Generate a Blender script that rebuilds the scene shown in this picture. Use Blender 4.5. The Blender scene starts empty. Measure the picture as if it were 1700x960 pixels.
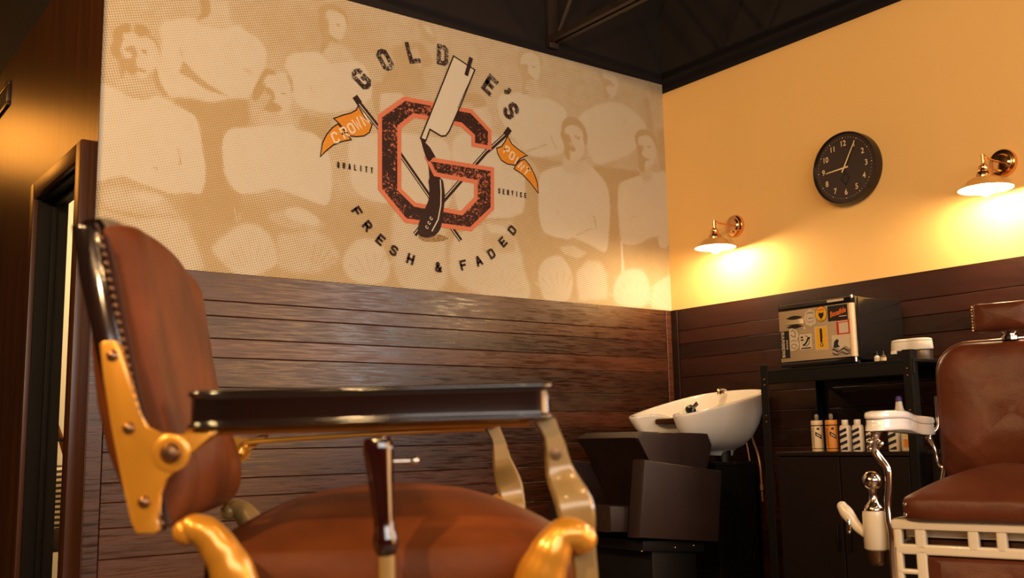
import bpy, bmesh, math, random
import numpy as np
from mathutils import Vector, Matrix, Euler

C = bpy.context.scene.collection
SC = bpy.context.scene
random.seed(7)
R = math.radians

# ------------------------------------------------------------------ camera
cam_d = bpy.data.cameras.new('camera')
cam = bpy.data.objects.new('camera', cam_d); C.objects.link(cam); SC.camera = cam
cam_d.sensor_width = 36.0
cam_d.lens = 36.0 * 1695.9 / 1700.0
cam.matrix_world = (Matrix.Translation((-3.931, -3.818, 0.85)) @ Matrix.Rotation(R(-36.953), 4, 'Z')
                    @ Matrix.Rotation(R(98.475), 4, 'X') @ Matrix.Rotation(R(-1.1225), 4, 'Z'))
cam_d.clip_start = 0.05
cam_d.dof.use_dof = True
cam_d.dof.focus_distance = 4.4
cam_d.dof.aperture_fstop = 4.5

# ------------------------------------------------------------------ exposure, world
SC.view_settings.view_transform = 'Standard'
SC.view_settings.look = 'None'
SC.view_settings.gamma = 1.0
SC.view_settings.use_curve_mapping = False
SC.view_settings.exposure = 1.75
SC.cycles.max_bounces = 8
SC.cycles.diffuse_bounces = 4
SC.cycles.glossy_bounces = 4
SC.cycles.sample_clamp_indirect = 4.0

W = bpy.data.worlds.new('world'); SC.world = W; W.use_nodes = True
W.node_tree.nodes['Background'].inputs[0].default_value = (0.05, 0.035, 0.025, 1)
W.node_tree.nodes['Background'].inputs[1].default_value = 0.10

# ------------------------------------------------------------------ lights of the room
def point(name, loc, power, col, rad=0.06):
    l = bpy.data.lights.new(name, 'POINT'); l.energy = power; l.color = col; l.shadow_soft_size = rad
    o = bpy.data.objects.new(name, l); C.objects.link(o); o.location = loc; return o
def area(name, loc, rot, sx, sy, power, col):
    l = bpy.data.lights.new(name, 'AREA'); l.shape = 'RECTANGLE'; l.size = sx; l.size_y = sy
    l.energy = power; l.color = col
    o = bpy.data.objects.new(name, l); C.objects.link(o); o.location = loc; o.rotation_euler = rot; return o
WARM = (1.0, 0.58, 0.24)
DAY = (0.86, 0.94, 1.0)
# ceiling lamps over the chairs, out of the picture
for x, y, pw in [(-5.4, -1.8, 75), (-6.0, -3.9, 110), (-5.4, -5.9, 55), (-3.3, -5.2, 8), (-1.7, -4.4, 13)]:
    point('ceiling_bulb', (x, y, 3.0), pw, (1.0, 0.60, 0.27), 0.06)
# lamp further down the hall beside the side wall
point('hall_bulb', (-3.72, 4.15, 3.10), 9.0, (1.0, 0.36, 0.05), 0.25)
# the little room behind the door
point('side_room_bulb', (-1.6, 1.9, 2.3), 22.0, (1.0, 0.80, 0.55), 0.1)
# daylight of the shop windows behind the camera and past the right edge
area('window_daylight', (-3.2, -6.95, 2.15), (R(90), 0, 0), 5.0, 1.3, 40.0, (1.0, 0.94, 0.86))
area('window_daylight', (-0.02, -3.30, 1.80), (0, R(90), 0), 1.7, 0.36, 9.0, DAY)
# added warm fill along the right wall, to brown the planks' sheen
area('plank_sheen_fill', (-0.02, -5.35, 1.45), (0, R(90), 0), 2.4, 3.0, 50.0, (1.0, 0.50, 0.20))

# ------------------------------------------------------------------ materials
def mat(name, col=(0.5, 0.5, 0.5), rough=0.5, metal=0.0, coat=0.0, spec=0.5, bump=None, var=None, emit=None, trans=0.0, sheen=0.0):
    m = bpy.data.materials.new(name); m.use_nodes = True
    nt = m.node_tree; b = nt.nodes['Principled BSDF']
    b.inputs['Base Color'].default_value = (*col, 1)
    b.inputs['Roughness'].default_value = rough
    b.inputs['Metallic'].default_value = metal
    b.inputs['Coat Weight'].default_value = coat
    b.inputs['Coat Roughness'].default_value = 0.08
    b.inputs['Specular IOR Level'].default_value = spec
    b.inputs['Transmission Weight'].default_value = trans
    if sheen: b.inputs['Sheen Weight'].default_value = sheen
    if emit:
        b.inputs['Emission Color'].default_value = (*emit[0], 1); b.inputs['Emission Strength'].default_value = emit[1]
    if var or bump:
        tc = nt.nodes.new('ShaderNodeTexCoord')
    if var:      # (scale, amount, stretch) soft variation of the thing's own colour
        mp = nt.nodes.new('ShaderNodeMapping'); mp.inputs['Scale'].default_value = var[2]
        nz = nt.nodes.new('ShaderNodeTexNoise'); nz.inputs['Scale'].default_value = var[0]; nz.inputs['Detail'].default_value = 6
        cr = nt.nodes.new('ShaderNodeMapRange'); cr.inputs[1].default_value = 0.3; cr.inputs[2].default_value = 0.7
        cr.inputs[3].default_value = 1 - var[1]; cr.inputs[4].default_value = 1 + var[1]
        mx = nt.nodes.new('ShaderNodeVectorMath'); mx.operation = 'SCALE'; mx.inputs[0].default_value = col
        nt.links.new(tc.outputs['Object'], mp.inputs[0]); nt.links.new(mp.outputs[0], nz.inputs['Vector'])
        nt.links.new(nz.outputs[0], cr.inputs[0]); nt.links.new(cr.outputs[0], mx.inputs['Scale'])
        nt.links.new(mx.outputs[0], b.inputs['Base Color'])
    if bump:     # (scale, strength)
        nb = nt.nodes.new('ShaderNodeTexNoise'); nb.inputs['Scale'].default_value = bump[0]; nb.inputs['Detail'].default_value = 4
        bp = nt.nodes.new('ShaderNodeBump'); bp.inputs['Strength'].default_value = bump[1]; bp.inputs['Distance'].default_value = 0.01
        nt.links.new(mp.outputs[0] if var else tc.outputs['Object'], nb.inputs['Vector']); nt.links.new(nb.outputs[0], bp.inputs['Height'])
        nt.links.new(bp.outputs[0], b.inputs['Normal'])
    return m

M = {}
M['black_paint'] = mat('black_paint', (0.012, 0.0085, 0.008), 0.85, spec=0.3)
M['cream_paint'] = mat('cream_paint', (0.82, 0.52, 0.19), 0.75, spec=0.25, bump=(60, 0.05), var=(1.3, 0.03, (1, 1, 1)))
M['white_wall'] = mat('white_wall', (0.72, 0.62, 0.44), 0.8)
M['floor'] = mat('dark_floor', (0.05, 0.033, 0.024), 0.35, var=(3, 0.3, (1, 8, 1)))
M['brown_wall'] = mat('brown_wall', (0.060, 0.019, 0.006), 0.33, spec=0.6, var=(2.5, 0.30, (6, 6, 0.5)), bump=(5, 0.10))
M['door_wood'] = mat('door_wood', (0.035, 0.013, 0.007), 0.35, var=(4, 0.2, (8, 8, 0.6)))
M['jamb_wood'] = mat('jamb_wood', (0.004, 0.003, 0.0025), 0.6, spec=0.2)
M['leather'] = mat('brown_leather', (0.130, 0.034, 0.008), 0.50, coat=0.0, spec=0.13, var=(7, 0.35, (1, 1, 1)), bump=(220, 0.10))
M['leather_dark'] = mat('dark_leather_piping', (0.05, 0.014, 0.006), 0.5, spec=0.25)
M['leather_red'] = mat('oxblood_leather', (0.095, 0.023, 0.008), 0.42, coat=0.0, spec=0.3, var=(6, 0.25, (1, 1, 1)), bump=(220, 0.10))
M['enamel'] = mat('black_enamel', (0.008, 0.0035, 0.003), 0.10, coat=1.0, spec=0.7)
M['burgundy'] = mat('burgundy_enamel', (0.016, 0.0016, 0.0016), 0.10, coat=1.0, spec=0.7)
M['gold_paint'] = mat('gold_paint', (0.66, 0.29, 0.025), 0.30, metal=0.45, coat=0.5, var=(5, 0.10, (1, 1, 1)))
M['cream_paint_metal'] = mat('cream_painted_metal', (0.29, 0.185, 0.060), 0.34, metal=0.15, coat=0.5, var=(5, 0.10, (1, 1, 1)))
M['bolt'] = mat('worn_steel_bolt', (0.22, 0.12, 0.06), 0.3, metal=0.9)
M['chrome'] = mat('polished_nickel', (0.80, 0.68, 0.56), 0.10, metal=1.0)
M['porcelain'] = mat('white_porcelain', (0.80, 0.75, 0.68), 0.13, coat=0.6, spec=0.5)
M['porcelain_metal'] = mat('white_enamelled_iron', (0.74, 0.64, 0.48), 0.25, coat=0.4)
M['brass'] = mat('polished_brass', (0.85, 0.46, 0.20), 0.13, metal=1.0)
M['brass_satin'] = mat('satin_brass', (0.85, 0.50, 0.15), 0.30, metal=0.5)
M['shade_white'] = mat('white_lamp_lining', (0.9, 0.85, 0.75), 0.4)
M['bulb'] = mat('glowing_bulb', (1, 0.9, 0.7), 0.3, emit=((1.0, 0.70, 0.38), 175.0))
M['vinyl'] = mat('dark_brown_vinyl', (0.020, 0.0085, 0.0062), 0.50, bump=(150, 0.06), var=(8, 0.15, (1, 1, 1)))
M['black_metal'] = mat('black_powder_metal', (0.0035, 0.0028, 0.0027), 0.5, spec=0.35)
M['black_gloss'] = mat('black_gloss_plastic', (0.010, 0.009, 0.009), 0.15, coat=0.5)
M['cabinet'] = mat('dark_cabinet', (0.008, 0.0035, 0.003), 0.5, spec=0.35)
M['steel'] = mat('brushed_steel', (0.62, 0.47, 0.29), 0.38, metal=0.35, var=(3, 0.06, (1, 1, 40)))
M['dark_steel'] = mat('dark_brushed_steel', (0.16, 0.12, 0.09), 0.4, metal=0.6)
M['steel_bright'] = mat('bright_steel', (0.85, 0.74, 0.62), 0.22, metal=0.9)
M['white_plastic'] = mat('white_plastic', (0.86, 0.80, 0.70), 0.3)
M['cream_plastic'] = mat('cream_plastic', (0.78, 0.62, 0.40), 0.35)
M['orange_plastic'] = mat('orange_plastic', (0.75, 0.30, 0.05), 0.35)
M['ink_black'] = mat('ink_black', (0.012, 0.010, 0.010), 0.5)
M['ink_navy'] = mat('ink_navy', (0.015, 0.018, 0.04), 0.5)
M['paper'] = mat('sticker_cream', (0.66, 0.54, 0.38), 0.5)
M['ink_yellow'] = mat('ink_yellow', (0.80, 0.42, 0.02), 0.5)
M['ink_orange'] = mat('ink_orange', (0.80, 0.16, 0.02), 0.5)
M['ink_red'] = mat('ink_red', (0.55, 0.02, 0.012), 0.5)
M['ink_grey'] = mat('ink_grey', (0.32, 0.25, 0.18), 0.5)
M['ink_purple'] = mat('ink_purple', (0.08, 0.05, 0.25), 0.5)
M['clear'] = mat('clear_plastic', (0.5, 0.45, 0.4), 0.12, trans=0.6)
M['amber_glass'] = mat('amber_glass', (0.40, 0.20, 0.06), 0.1, trans=0.5)
M['clock_face'] = mat('clock_face', (0.030, 0.017, 0.014), 0.25, spec=0.6)
M['clock_rim'] = mat('clock_rim', (0.016, 0.010, 0.009), 0.25)
M['clock_mark'] = mat('clock_mark', (0.80, 0.62, 0.36), 0.5)
M['rubber'] = mat('hose_rubber', (0.30, 0.17, 0.08), 0.35, metal=0.5)
M['fabric_stripe'] = mat('striped_fabric', (0.7, 0.6, 0.45), 0.9)
nt = M['fabric_stripe'].node_tree; b = nt.nodes['Principled BSDF']
tc = nt.nodes.new('ShaderNodeTexCoord'); wv = nt.nodes.new('ShaderNodeTexWave'); wv.inputs['Scale'].default_value = 11
wv.inputs['Distortion'].default_value = 6; wv.inputs['Detail'].default_value = 1; wv.inputs['Detail Scale'].default_value = 0.25
wv.bands_direction = 'Z'
cr = nt.nodes.new('ShaderNodeValToRGB'); cr.color_ramp.interpolation = 'CONSTANT'
cr.color_ramp.elements[0].color = (0.03, 0.022, 0.018, 1); cr.color_ramp.elements[1].position = 0.5
cr.color_ramp.elements[1].color = (0.66, 0.55, 0.38, 1)
nt.links.new(tc.outputs['Object'], wv.inputs[0]); nt.links.new(wv.outputs[0], cr.inputs[0]); nt.links.new(cr.outputs[0], b.inputs['Base Color'])

def folds(m, scale, strength):
    """adds broad soft creases to a leather"""
    nt = m.node_tree; b = nt.nodes['Principled BSDF']; old = b.inputs['Normal'].links[0].from_node
    tc = nt.nodes.new('ShaderNodeTexCoord'); n = nt.nodes.new('ShaderNodeTexNoise'); n.inputs['Scale'].default_value = scale
    n.inputs['Detail'].default_value = 2; n.inputs['Distortion'].default_value = 0.2
    bp = nt.nodes.new('ShaderNodeBump'); bp.inputs['Strength'].default_value = strength; bp.inputs['Distance'].default_value = 0.02
    nt.links.new(tc.outputs['Object'], n.inputs['Vector']); nt.links.new(n.outputs[0], bp.inputs['Height'])
    nt.links.new(bp.outputs[0], old.inputs['Normal'])
folds(M['leather_red'], 9, 0.45); folds(M['leather'], 7, 0.25)

def wood_mat(name, c0, c1, stretch, rough=0.25, spec=0.6):
    m = bpy.data.materials.new(name); m.use_nodes = True
    nt = m.node_tree; b = nt.nodes['Principled BSDF']
    tc = nt.nodes.new('ShaderNodeTexCoord'); at = nt.nodes.new('ShaderNodeAttribute'); at.attribute_name = 'board'
    ad = nt.nodes.new('ShaderNodeVectorMath'); ad.operation = 'ADD'
    sc = nt.nodes.new('ShaderNodeVectorMath'); sc.operation = 'SCALE'; sc.inputs['Scale'].default_value = 31.0
    nt.links.new(at.outputs['Color'], sc.inputs[0]); nt.links.new(tc.outputs['Object'], ad.inputs[0]); nt.links.new(sc.outputs[0], ad.inputs[1])
    mp = nt.nodes.new('ShaderNodeMapping'); mp.inputs['Scale'].default_value = stretch
    nt.links.new(ad.outputs[0], mp.inputs[0])
    n1 = nt.nodes.new('ShaderNodeTexNoise'); n1.inputs['Scale'].default_value = 5; n1.inputs['Detail'].default_value = 9
    n1.inputs['Roughness'].default_value = 0.62; n1.inputs['Distortion'].default_value = 1.2
    n2 = nt.nodes.new('ShaderNodeTexNoise'); n2.inputs['Scale'].default_value = 26; n2.inputs['Detail'].default_value = 5
    nt.links.new(mp.outputs[0], n1.inputs['Vector']); nt.links.new(mp.outputs[0], n2.inputs['Vector'])
    a1 = nt.nodes.new('ShaderNodeMath'); a1.operation = 'MULTIPLY_ADD'; a1.inputs[1].default_value = 0.42
    nt.links.new(n2.outputs[0], a1.inputs[0]); nt.links.new(n1.outputs[0], a1.inputs[2])
    sp = nt.nodes.new('ShaderNodeSeparateColor'); nt.links.new(at.outputs['Color'], sp.inputs[0])
    a2 = nt.nodes.new('ShaderNodeMath'); a2.operation = 'MULTIPLY_ADD'; a2.inputs[1].default_value = 0.42
    nt.links.new(sp.outputs[0], a2.inputs[0]); nt.links.new(a1.outputs[0], a2.inputs[2])
    mr = nt.nodes.new('ShaderNodeMapRange'); mr.inputs[1].default_value = 0.52; mr.inputs[2].default_value = 1.20
    nt.links.new(a2.outputs[0], mr.inputs[0])
    ramp = nt.nodes.new('ShaderNodeValToRGB'); ramp.color_ramp.elements[0].color = (*c0, 1); ramp.color_ramp.elements[1].color = (*c1, 1)
    nt.links.new(mr.outputs[0], ramp.inputs[0]); nt.links.new(ramp.outputs[0], b.inputs['Base Color'])
    b.inputs['Roughness'].default_value = rough; b.inputs['Specular IOR Level'].default_value = spec
    rr = nt.nodes.new('ShaderNodeMapRange'); rr.inputs[1].default_value = 0.35; rr.inputs[2].default_value = 0.65; rr.inputs[3].default_value = rough - 0.05; rr.inputs[4].default_value = rough + 0.18
    nt.links.new(n2.outputs[0], rr.inputs[0]); nt.links.new(rr.outputs[0], b.inputs['Roughness'])
    bp = nt.nodes.new('ShaderNodeBump'); bp.inputs['Strength'].default_value = 0.09; bp.inputs['Distance'].default_value = 0.004
    nt.links.new(n2.outputs[0], bp.inputs['Height']); nt.links.new(bp.outputs[0], b.inputs['Normal'])
    return m
M['planks_back'] = wood_mat('stained_planks', (0.008, 0.0026, 0.0014), (0.075, 0.023, 0.009), (0.35, 1, 6))
M['planks_right'] = wood_mat('stained_planks_shaded', (0.007, 0.0018, 0.0011), (0.030, 0.0078, 0.0045), (1, 0.35, 6), 0.42, 0.25)  # same stain as the back planks, with shade darkened into the colour

def distressed(name, ca, cb, thr, scale=70, rough=0.6):
    """ink with worn specks where the colour underneath shows"""
    m = bpy.data.materials.new(name); m.use_nodes = True
    nt = m.node_tree; b = nt.nodes['Principled BSDF']; b.inputs['Roughness'].default_value = rough; b.inputs['Specular IOR Level'].default_value = 0.2
    tc = nt.nodes.new('ShaderNodeTexCoord')
    n = nt.nodes.new('ShaderNodeTexNoise'); n.inputs['Scale'].default_value = scale; n.inputs['Detail'].default_value = 8; n.inputs['Roughness'].default_value = 0.75
    n2 = nt.nodes.new('ShaderNodeTexNoise'); n2.inputs['Scale'].default_value = 5; n2.inputs['Detail'].default_value = 2
    a = nt.nodes.new('ShaderNodeMath'); a.operation = 'MULTIPLY_ADD'; a.inputs[1].default_value = 0.35
    nt.links.new(tc.outputs['Object'], n.inputs['Vector']); nt.links.new(tc.outputs['Object'], n2.inputs['Vector'])
    nt.links.new(n2.outputs[0], a.inputs[0]); nt.links.new(n.outputs[0], a.inputs[2])
    g = nt.nodes.new('ShaderNodeMapRange'); g.inputs[1].default_value = thr - 0.01; g.inputs[2].default_value = thr + 0.03
    mx = nt.nodes.new('ShaderNodeMix'); mx.data_type = 'RGBA'; mx.inputs[6].default_value = (*ca, 1); mx.inputs[7].default_value = (*cb, 1)
    nt.links.new(a.outputs[0], g.inputs[0]); nt.links.new(g.outputs[0], mx.inputs[0]); nt.links.new(mx.outputs[2], b.inputs['Base Color'])
    return m
CREAM = (0.565, 0.525, 0.425); TAN = (0.41, 0.295, 0.140)
INK = (0.030, 0.013, 0.010); CORAL = (0.60, 0.180, 0.095); AMBER = (0.62, 0.245, 0.022)
M['mural_ink'] = mat('mural_ink', INK, 0.6, spec=0.2)
M['mural_ink_worn'] = distressed('mural_ink_worn', INK, CREAM, 0.755, 160)
M['mural_g'] = distressed('mural_letter_ink', INK, CORAL, 0.745, 85)
M['mural_handle'] = distressed('mural_handle_ink', INK, CREAM, 0.80, 110)
M['mural_coral'] = mat('mural_coral', CORAL, 0.6, spec=0.2)
M['mural_cream'] = mat('mural_cream', (CREAM[0] * 1.03, CREAM[1] * 1.03, CREAM[2] * 1.03), 0.6, spec=0.2)
M['mural_amber'] = distressed('mural_amber', AMBER, (0.68, 0.36, 0.08), 0.76, 160)
M['mural_shadow'] = distressed('mural_stipple', (0.16, 0.075, 0.03), TAN, 0.66, 260)

# ------------------------------------------------------------------ mesh helpers
def link(me, name, m, parent=None, smooth=True, ang=38):
    if m is not None:
        for mm in (m if isinstance(m, (list, tuple)) else [m]): me.materials.append(mm)
    if smooth and len(me.polygons):
        me.polygons.foreach_set('use_smooth', [True] * len(me.polygons)); me.set_sharp_from_angle(angle=R(ang))
    o = bpy.data.objects.new(name, me); C.objects.link(o)
    if parent is not None: o.parent = parent
    return o
def tag(o, label, cat, group=None):
    o['label'] = label; o['category'] = cat
    if group: o['group'] = group
    return o
def thing(name, label, cat, loc=(0, 0, 0), rotz=0.0, group=None):
    o = bpy.data.objects.new(name, None); C.objects.link(o); o.location = loc; o.rotation_euler = (0, 0, rotz)
    o.empty_display_size = 0.05
    return tag(o, label, cat, group)
def struct(o): o['kind'] = 'structure'; return o

class B:
    """collects shapes and links them as one mesh object"""
    def __init__(s): s.bm = bmesh.new()
    def _bev(s, geom_edges, w, seg=2):
        if w > 0: bmesh.ops.bevel(s.bm, geom=geom_edges, offset=w, segments=seg, profile=0.6, affect='EDGES', clamp_overlap=True)
    def box(s, x0, x1, y0, y1, z0, z1, bev=0.0, seg=2, mtx=None):
        m = Matrix.Translation(((x0 + x1) / 2, (y0 + y1) / 2, (z0 + z1) / 2)) @ Matrix.Diagonal((abs(x1 - x0), abs(y1 - y0), abs(z1 - z0), 1))
        if mtx is not None: m = mtx @ m
        r = bmesh.ops.create_cube(s.bm, size=1.0, matrix=m)
        s._bev(list({e for v in r['verts'] for e in v.link_edges}), bev, seg); return s
    def loft(s, rings, cap0=True, cap1=True, closed=True):
        vs = [[s.bm.verts.new(p) for p in r] for r in rings]
        n = len(vs[0])
        for a, b_ in zip(vs, vs[1:]):
            for i in range(n if closed else n - 1):
                j = (i + 1) % n
                s.bm.faces.new((a[i], a[j], b_[j], b_[i]))
        if cap0: s.bm.faces.new(list(reversed(vs[0])))
        if cap1: s.bm.faces.new(vs[-1])
        return s
    def lathe(s, prof, loc=(0, 0, 0), axis=(0, 0, 1), seg=28, cap=True):
        q = Vector((0, 0, 1)).rotation_difference(Vector(axis).normalized()); L = Vector(loc)
        rings = [[L + q @ Vector((max(r, 1e-4) * math.cos(t), max(r, 1e-4) * math.sin(t), z)) for t in [2 * math.pi * i / seg for i in range(seg)]] for r, z in prof]
        return s.loft(rings, cap, cap)
    def tube(s, pts, rad, seg=14, sub=6, flat=1.0, up=None, cap=True):
        P = [Vector(p) for p in pts]; Rd = list(rad) if isinstance(rad, (list, tuple)) else [rad] * len(P)
        if sub > 1 and len(P) > 2:
            Q, q = [], []
            for i in range(len(P) - 1):
                p0 = P[max(i - 1, 0)]; p1 = P[i]; p2 = P[i + 1]; p3 = P[min(i + 2, len(P) - 1)]
                for k in range(sub):
                    t = k / sub
                    Q.append(0.5 * ((2 * p1) + (p2 - p0) * t + (2 * p0 - 5 * p1 + 4 * p2 - p3) * t * t + (3 * p1 - p0 - 3 * p2 + p3) * t ** 3))
                    tt = t * t * (3 - 2 * t); q.append(Rd[i] * (1 - tt) + Rd[i + 1] * tt)
            Q.append(P[-1]); q.append(Rd[-1]); P, Rd = Q, q
        rings = []; ref = Vector(up) if up else None; prev = None
        for i, p in enumerate(P):
            d = (P[min(i + 1, len(P) - 1)] - P[max(i - 1, 0)]).normalized()
            if ref is not None: a = ref - d * ref.dot(d)
            elif prev is None: a = d.orthogonal()
            else: a = prev - d * prev.dot(d)
            a.normalize(); prev = a; b_ = d.cross(a)
            rings.append([p + (a * math.cos(t) * flat + b_ * math.sin(t)) * Rd[i] for t in [2 * math.pi * k / seg for k in range(seg)]])
        return s.loft(rings, cap, cap)
    def ball(s, c, r, sc=(1, 1, 1), seg=20):
        bmesh.ops.create_uvsphere(s.bm, u_segments=seg, v_segments=seg // 2 + 2, radius=r,
                                  matrix=Matrix.Translation(c) @ Matrix.Diagonal((*sc, 1))); return s
    def plate(s, poly, d0, d1, fn, bev=0.0, holes=None):
        """poly: 2-D outline; fn(a, b, d) -> 3-D point; extruded from d0 to d1"""
        a = [s.bm.verts.new(fn(p[0], p[1], d0)) for p in poly]; b_ = [s.bm.verts.new(fn(p[0], p[1], d1)) for p in poly]
        n = len(a); f0 = s.bm.faces.new(a); f1 = s.bm.faces.new(list(reversed(b_)))
        for i in range(n): s.bm.faces.new((a[(i + 1) % n], a[i], b_[i], b_[(i + 1) % n]))
        if bev: s._bev(list(f0.edges) + list(f1.edges), bev)
        return s
    def flat(s, poly, fn):
        try: s.bm.faces.new([s.bm.verts.new(fn(*p)) for p in poly])
        except ValueError: pass
        return s
    def done(s, name, m, parent=None, smooth=True, ang=38, sub=0, tri=False):
        bmesh.ops.recalc_face_normals(s.bm, faces=s.bm.faces)
        me = bpy.data.meshes.new(name); s.bm.to_mesh(me); s.bm.free()
        o = link(me, name, m, parent, smooth, ang)
        if sub:
            md = o.modifiers.new('sub', 'SUBSURF'); md.levels = sub; md.render_levels = sub
        return o

def smooth_closed(pts, sub=5):
    P = [Vector(p) for p in pts]; n = len(P); o = []
    for i in range(n):
        p0, p1, p2, p3 = P[i - 1], P[i], P[(i + 1) % n], P[(i + 2) % n]
        for k in range(sub):
            t = k / sub
            o.append(0.5 * ((2 * p1) + (p2 - p0) * t + (2 * p0 - 5 * p1 + 4 * p2 - p3) * t * t + (3 * p1 - p0 - 3 * p2 + p3) * t ** 3))
    return o
def smooth_open(pts, sub=5):
    P = [Vector(p) for p in pts]; o = []
    for i in range(len(P) - 1):
        p0 = P[max(i - 1, 0)]; p1 = P[i]; p2 = P[i + 1]; p3 = P[min(i + 2, len(P) - 1)]
        for k in range(sub):
            t = k / sub
            o.append(0.5 * ((2 * p1) + (p2 - p0) * t + (2 * p0 - 5 * p1 + 4 * p2 - p3) * t * t + (3 * p1 - p0 - 3 * p2 + p3) * t ** 3))
    o.append(P[-1]); return o

def stroke(pts, w, closed=False):
    """quads of a mitred stroke of width w along 2-D points"""
    P = [Vector((p[0], p[1])) for p in pts]; n = len(P); L, Rr = [], []
    for i in range(n):
        a = P[i - 1] if (i > 0 or closed) else None; c = P[(i + 1) % n] if (i < n - 1 or closed) else None
        d0 = (P[i] - a).normalized() if a is not None else (c - P[i]).normalized()
        d1 = (c - P[i]).normalized() if c is not None else d0
        t = (d0 + d1)
        if t.length < 1e-6: t = d0
        t.normalize(); nn = Vector((-t.y, t.x)); k = max(0.5, nn.dot(Vector((-d0.y, d0.x))))
        L.append(P[i] + nn * (w / 2 / k)); Rr.append(P[i] - nn * (w / 2 / k))
    return [(L[i], L[(i + 1) % n], Rr[(i + 1) % n], Rr[i]) for i in range(n if closed else n - 1)]

c_, d_ = 0.30, 0.13
FONT = {
 'O': [([(c_, 0), (1 - c_, 0), (1, d_), (1, 1 - d_), (1 - c_, 1), (c_, 1), (0, 1 - d_), (0, d_)], 1)],
 'G': [([(1, .70), (1, 1 - d_), (1 - c_, 1), (c_, 1), (0, 1 - d_), (0, d_), (c_, 0), (1 - c_, 0), (1, d_), (1, .46), (.5, .46)], 0)],
 'L': [([(0, 1), (0, 0), (1, 0)], 0)],
 'D': [([(0, 0), (1 - c_, 0), (1, d_), (1, 1 - d_), (1 - c_, 1), (0, 1)], 1)],
 'I': [([(.5, 0), (.5, 1)], 0)],
 'E': [([(1, 1), (0, 1), (0, 0), (1, 0)], 0), ([(0, .5), (.8, .5)], 0)],
 "'": [([(.5, 1), (.55, .86), (.35, .72)], 0)],
 'S': [([(1, .72), (1, 1 - d_), (1 - c_, 1), (c_, 1), (0, 1 - d_), (0, .63), (c_, .52), (1 - c_, .48), (1, .37), (1, d_), (1 - c_, 0), (c_, 0), (0, d_), (0, .28)], 0)],
 'F': [([(1, 1), (0, 1), (0, 0)], 0), ([(0, .5), (.8, .5)], 0)],
 'R': [([(0, 0), (0, 1), (1 - c_, 1), (1, 1 - d_), (1, .6), (1 - c_, .46), (0, .46)], 0), ([(.5, .46), (1, 0)], 0)],
 'H': [([(0, 0), (0, 1)], 0), ([(1, 0), (1, 1)], 0), ([(0, .5), (1, .5)], 0)],
 'A': [([(0, 0), (.42, 1), (.58, 1), (1, 0)], 0), ([(.16, .32), (.84, .32)], 0)],
 '&': [([(1, 0), (.2, .72), (.2, .9), (.4, 1), (.6, .9), (.6, .75), (.05, .35), (.05, .12), (.3, 0), (.6, 0), (1, .42)], 0)],
 'C': [([(1, .72), (1, 1 - d_), (1 - c_, 1), (c_, 1), (0, 1 - d_), (0, d_), (c_, 0), (1 - c_, 0), (1, d_), (1, .28)], 0)],
 'W': [([(0, 1), (.25, 0), (.5, .75), (.75, 0), (1, 1)], 0)],
 'N': [([(0, 0), (0, 1), (1, 0), (1, 1)], 0)],
 'P': [([(0, 0), (0, 1), (1 - c_, 1), (1, 1 - d_), (1, .6), (1 - c_, .46), (0, .46)], 0)],
 'T': [([(0, 1), (1, 1)], 0), ([(.5, 1), (.5, 0)], 0)],
 'Q': [([(c_, 0), (1 - c_, 0), (1, d_), (1, 1 - d_), (1 - c_, 1), (c_, 1), (0, 1 - d_), (0, d_)], 1), ([(.5, .2), (.9, -.12)], 0)],
 'U': [([(0, 1), (0, d_), (c_, 0), (1 - c_, 0), (1, d_), (1, 1)], 0)],
 'Y': [([(0, 1), (.5, .5), (1, 1)], 0), ([(.5, .5), (.5, 0)], 0)],
 'V': [([(0, 1), (.5, 0), (1, 1)], 0)],
 'B': [([(0, 0), (0, 1), (.75, 1), (1, .87), (1, .62), (.75, .52), (0, .52)], 0), ([(.75, .52), (1, .4), (1, .12), (.75, 0), (0, 0)], 0)],
 'K': [([(0, 0), (0, 1)], 0), ([(1, 1), (0, .45)], 0), ([(.3, .6), (1, 0)], 0)],
 'M': [([(0, 0), (0, 1), (.5, .4), (1, 1), (1, 0)], 0)],
 '.': [([(.4, 0), (.6, 0)], 0)], ' ': [],
}
def glyph(b, ch, cx, cy, w, h, st, ang, fn):
    """block letter centred on (cx, cy), turned by ang; fn(a, b) -> 3-D"""
    ca, sa = math.cos(ang), math.sin(ang); iw, ih = w - st, h - st
    for pts, cl in FONT[ch]:
        q = [((x - .5) * iw, (y - .5) * ih) for x, y in pts]
        if not cl and ch not in 'GSC':   # butt ends reach the letter box
            a0, a1 = Vector(q[0]), Vector(q[1]); e0, e1 = Vector(q[-1]), Vector(q[-2])
            q[0] = tuple(a0 + (a0 - a1).normalized() * st / 2); q[-1] = tuple(e0 + (e0 - e1).normalized() * st / 2)
        for f in stroke(q, st, bool(cl)):
            b.flat([(cx + p.x * ca - p.y * sa, cy + p.x * sa + p.y * ca) for p in f], fn)
def word(b, text, x0, y0, x1, y1, h, wr, st, fn):
    """evenly spaced letters with centres from (x0, y0) to (x1, y1)"""
    n = len(text); ang = math.atan2(y1 - y0, x1 - x0)
    for i, ch in enumerate(text):
        t = i / max(n - 1, 1); glyph(b, ch, x0 + (x1 - x0) * t, y0 + (y1 - y0) * t, h * wr, h, st, ang, fn)
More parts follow.
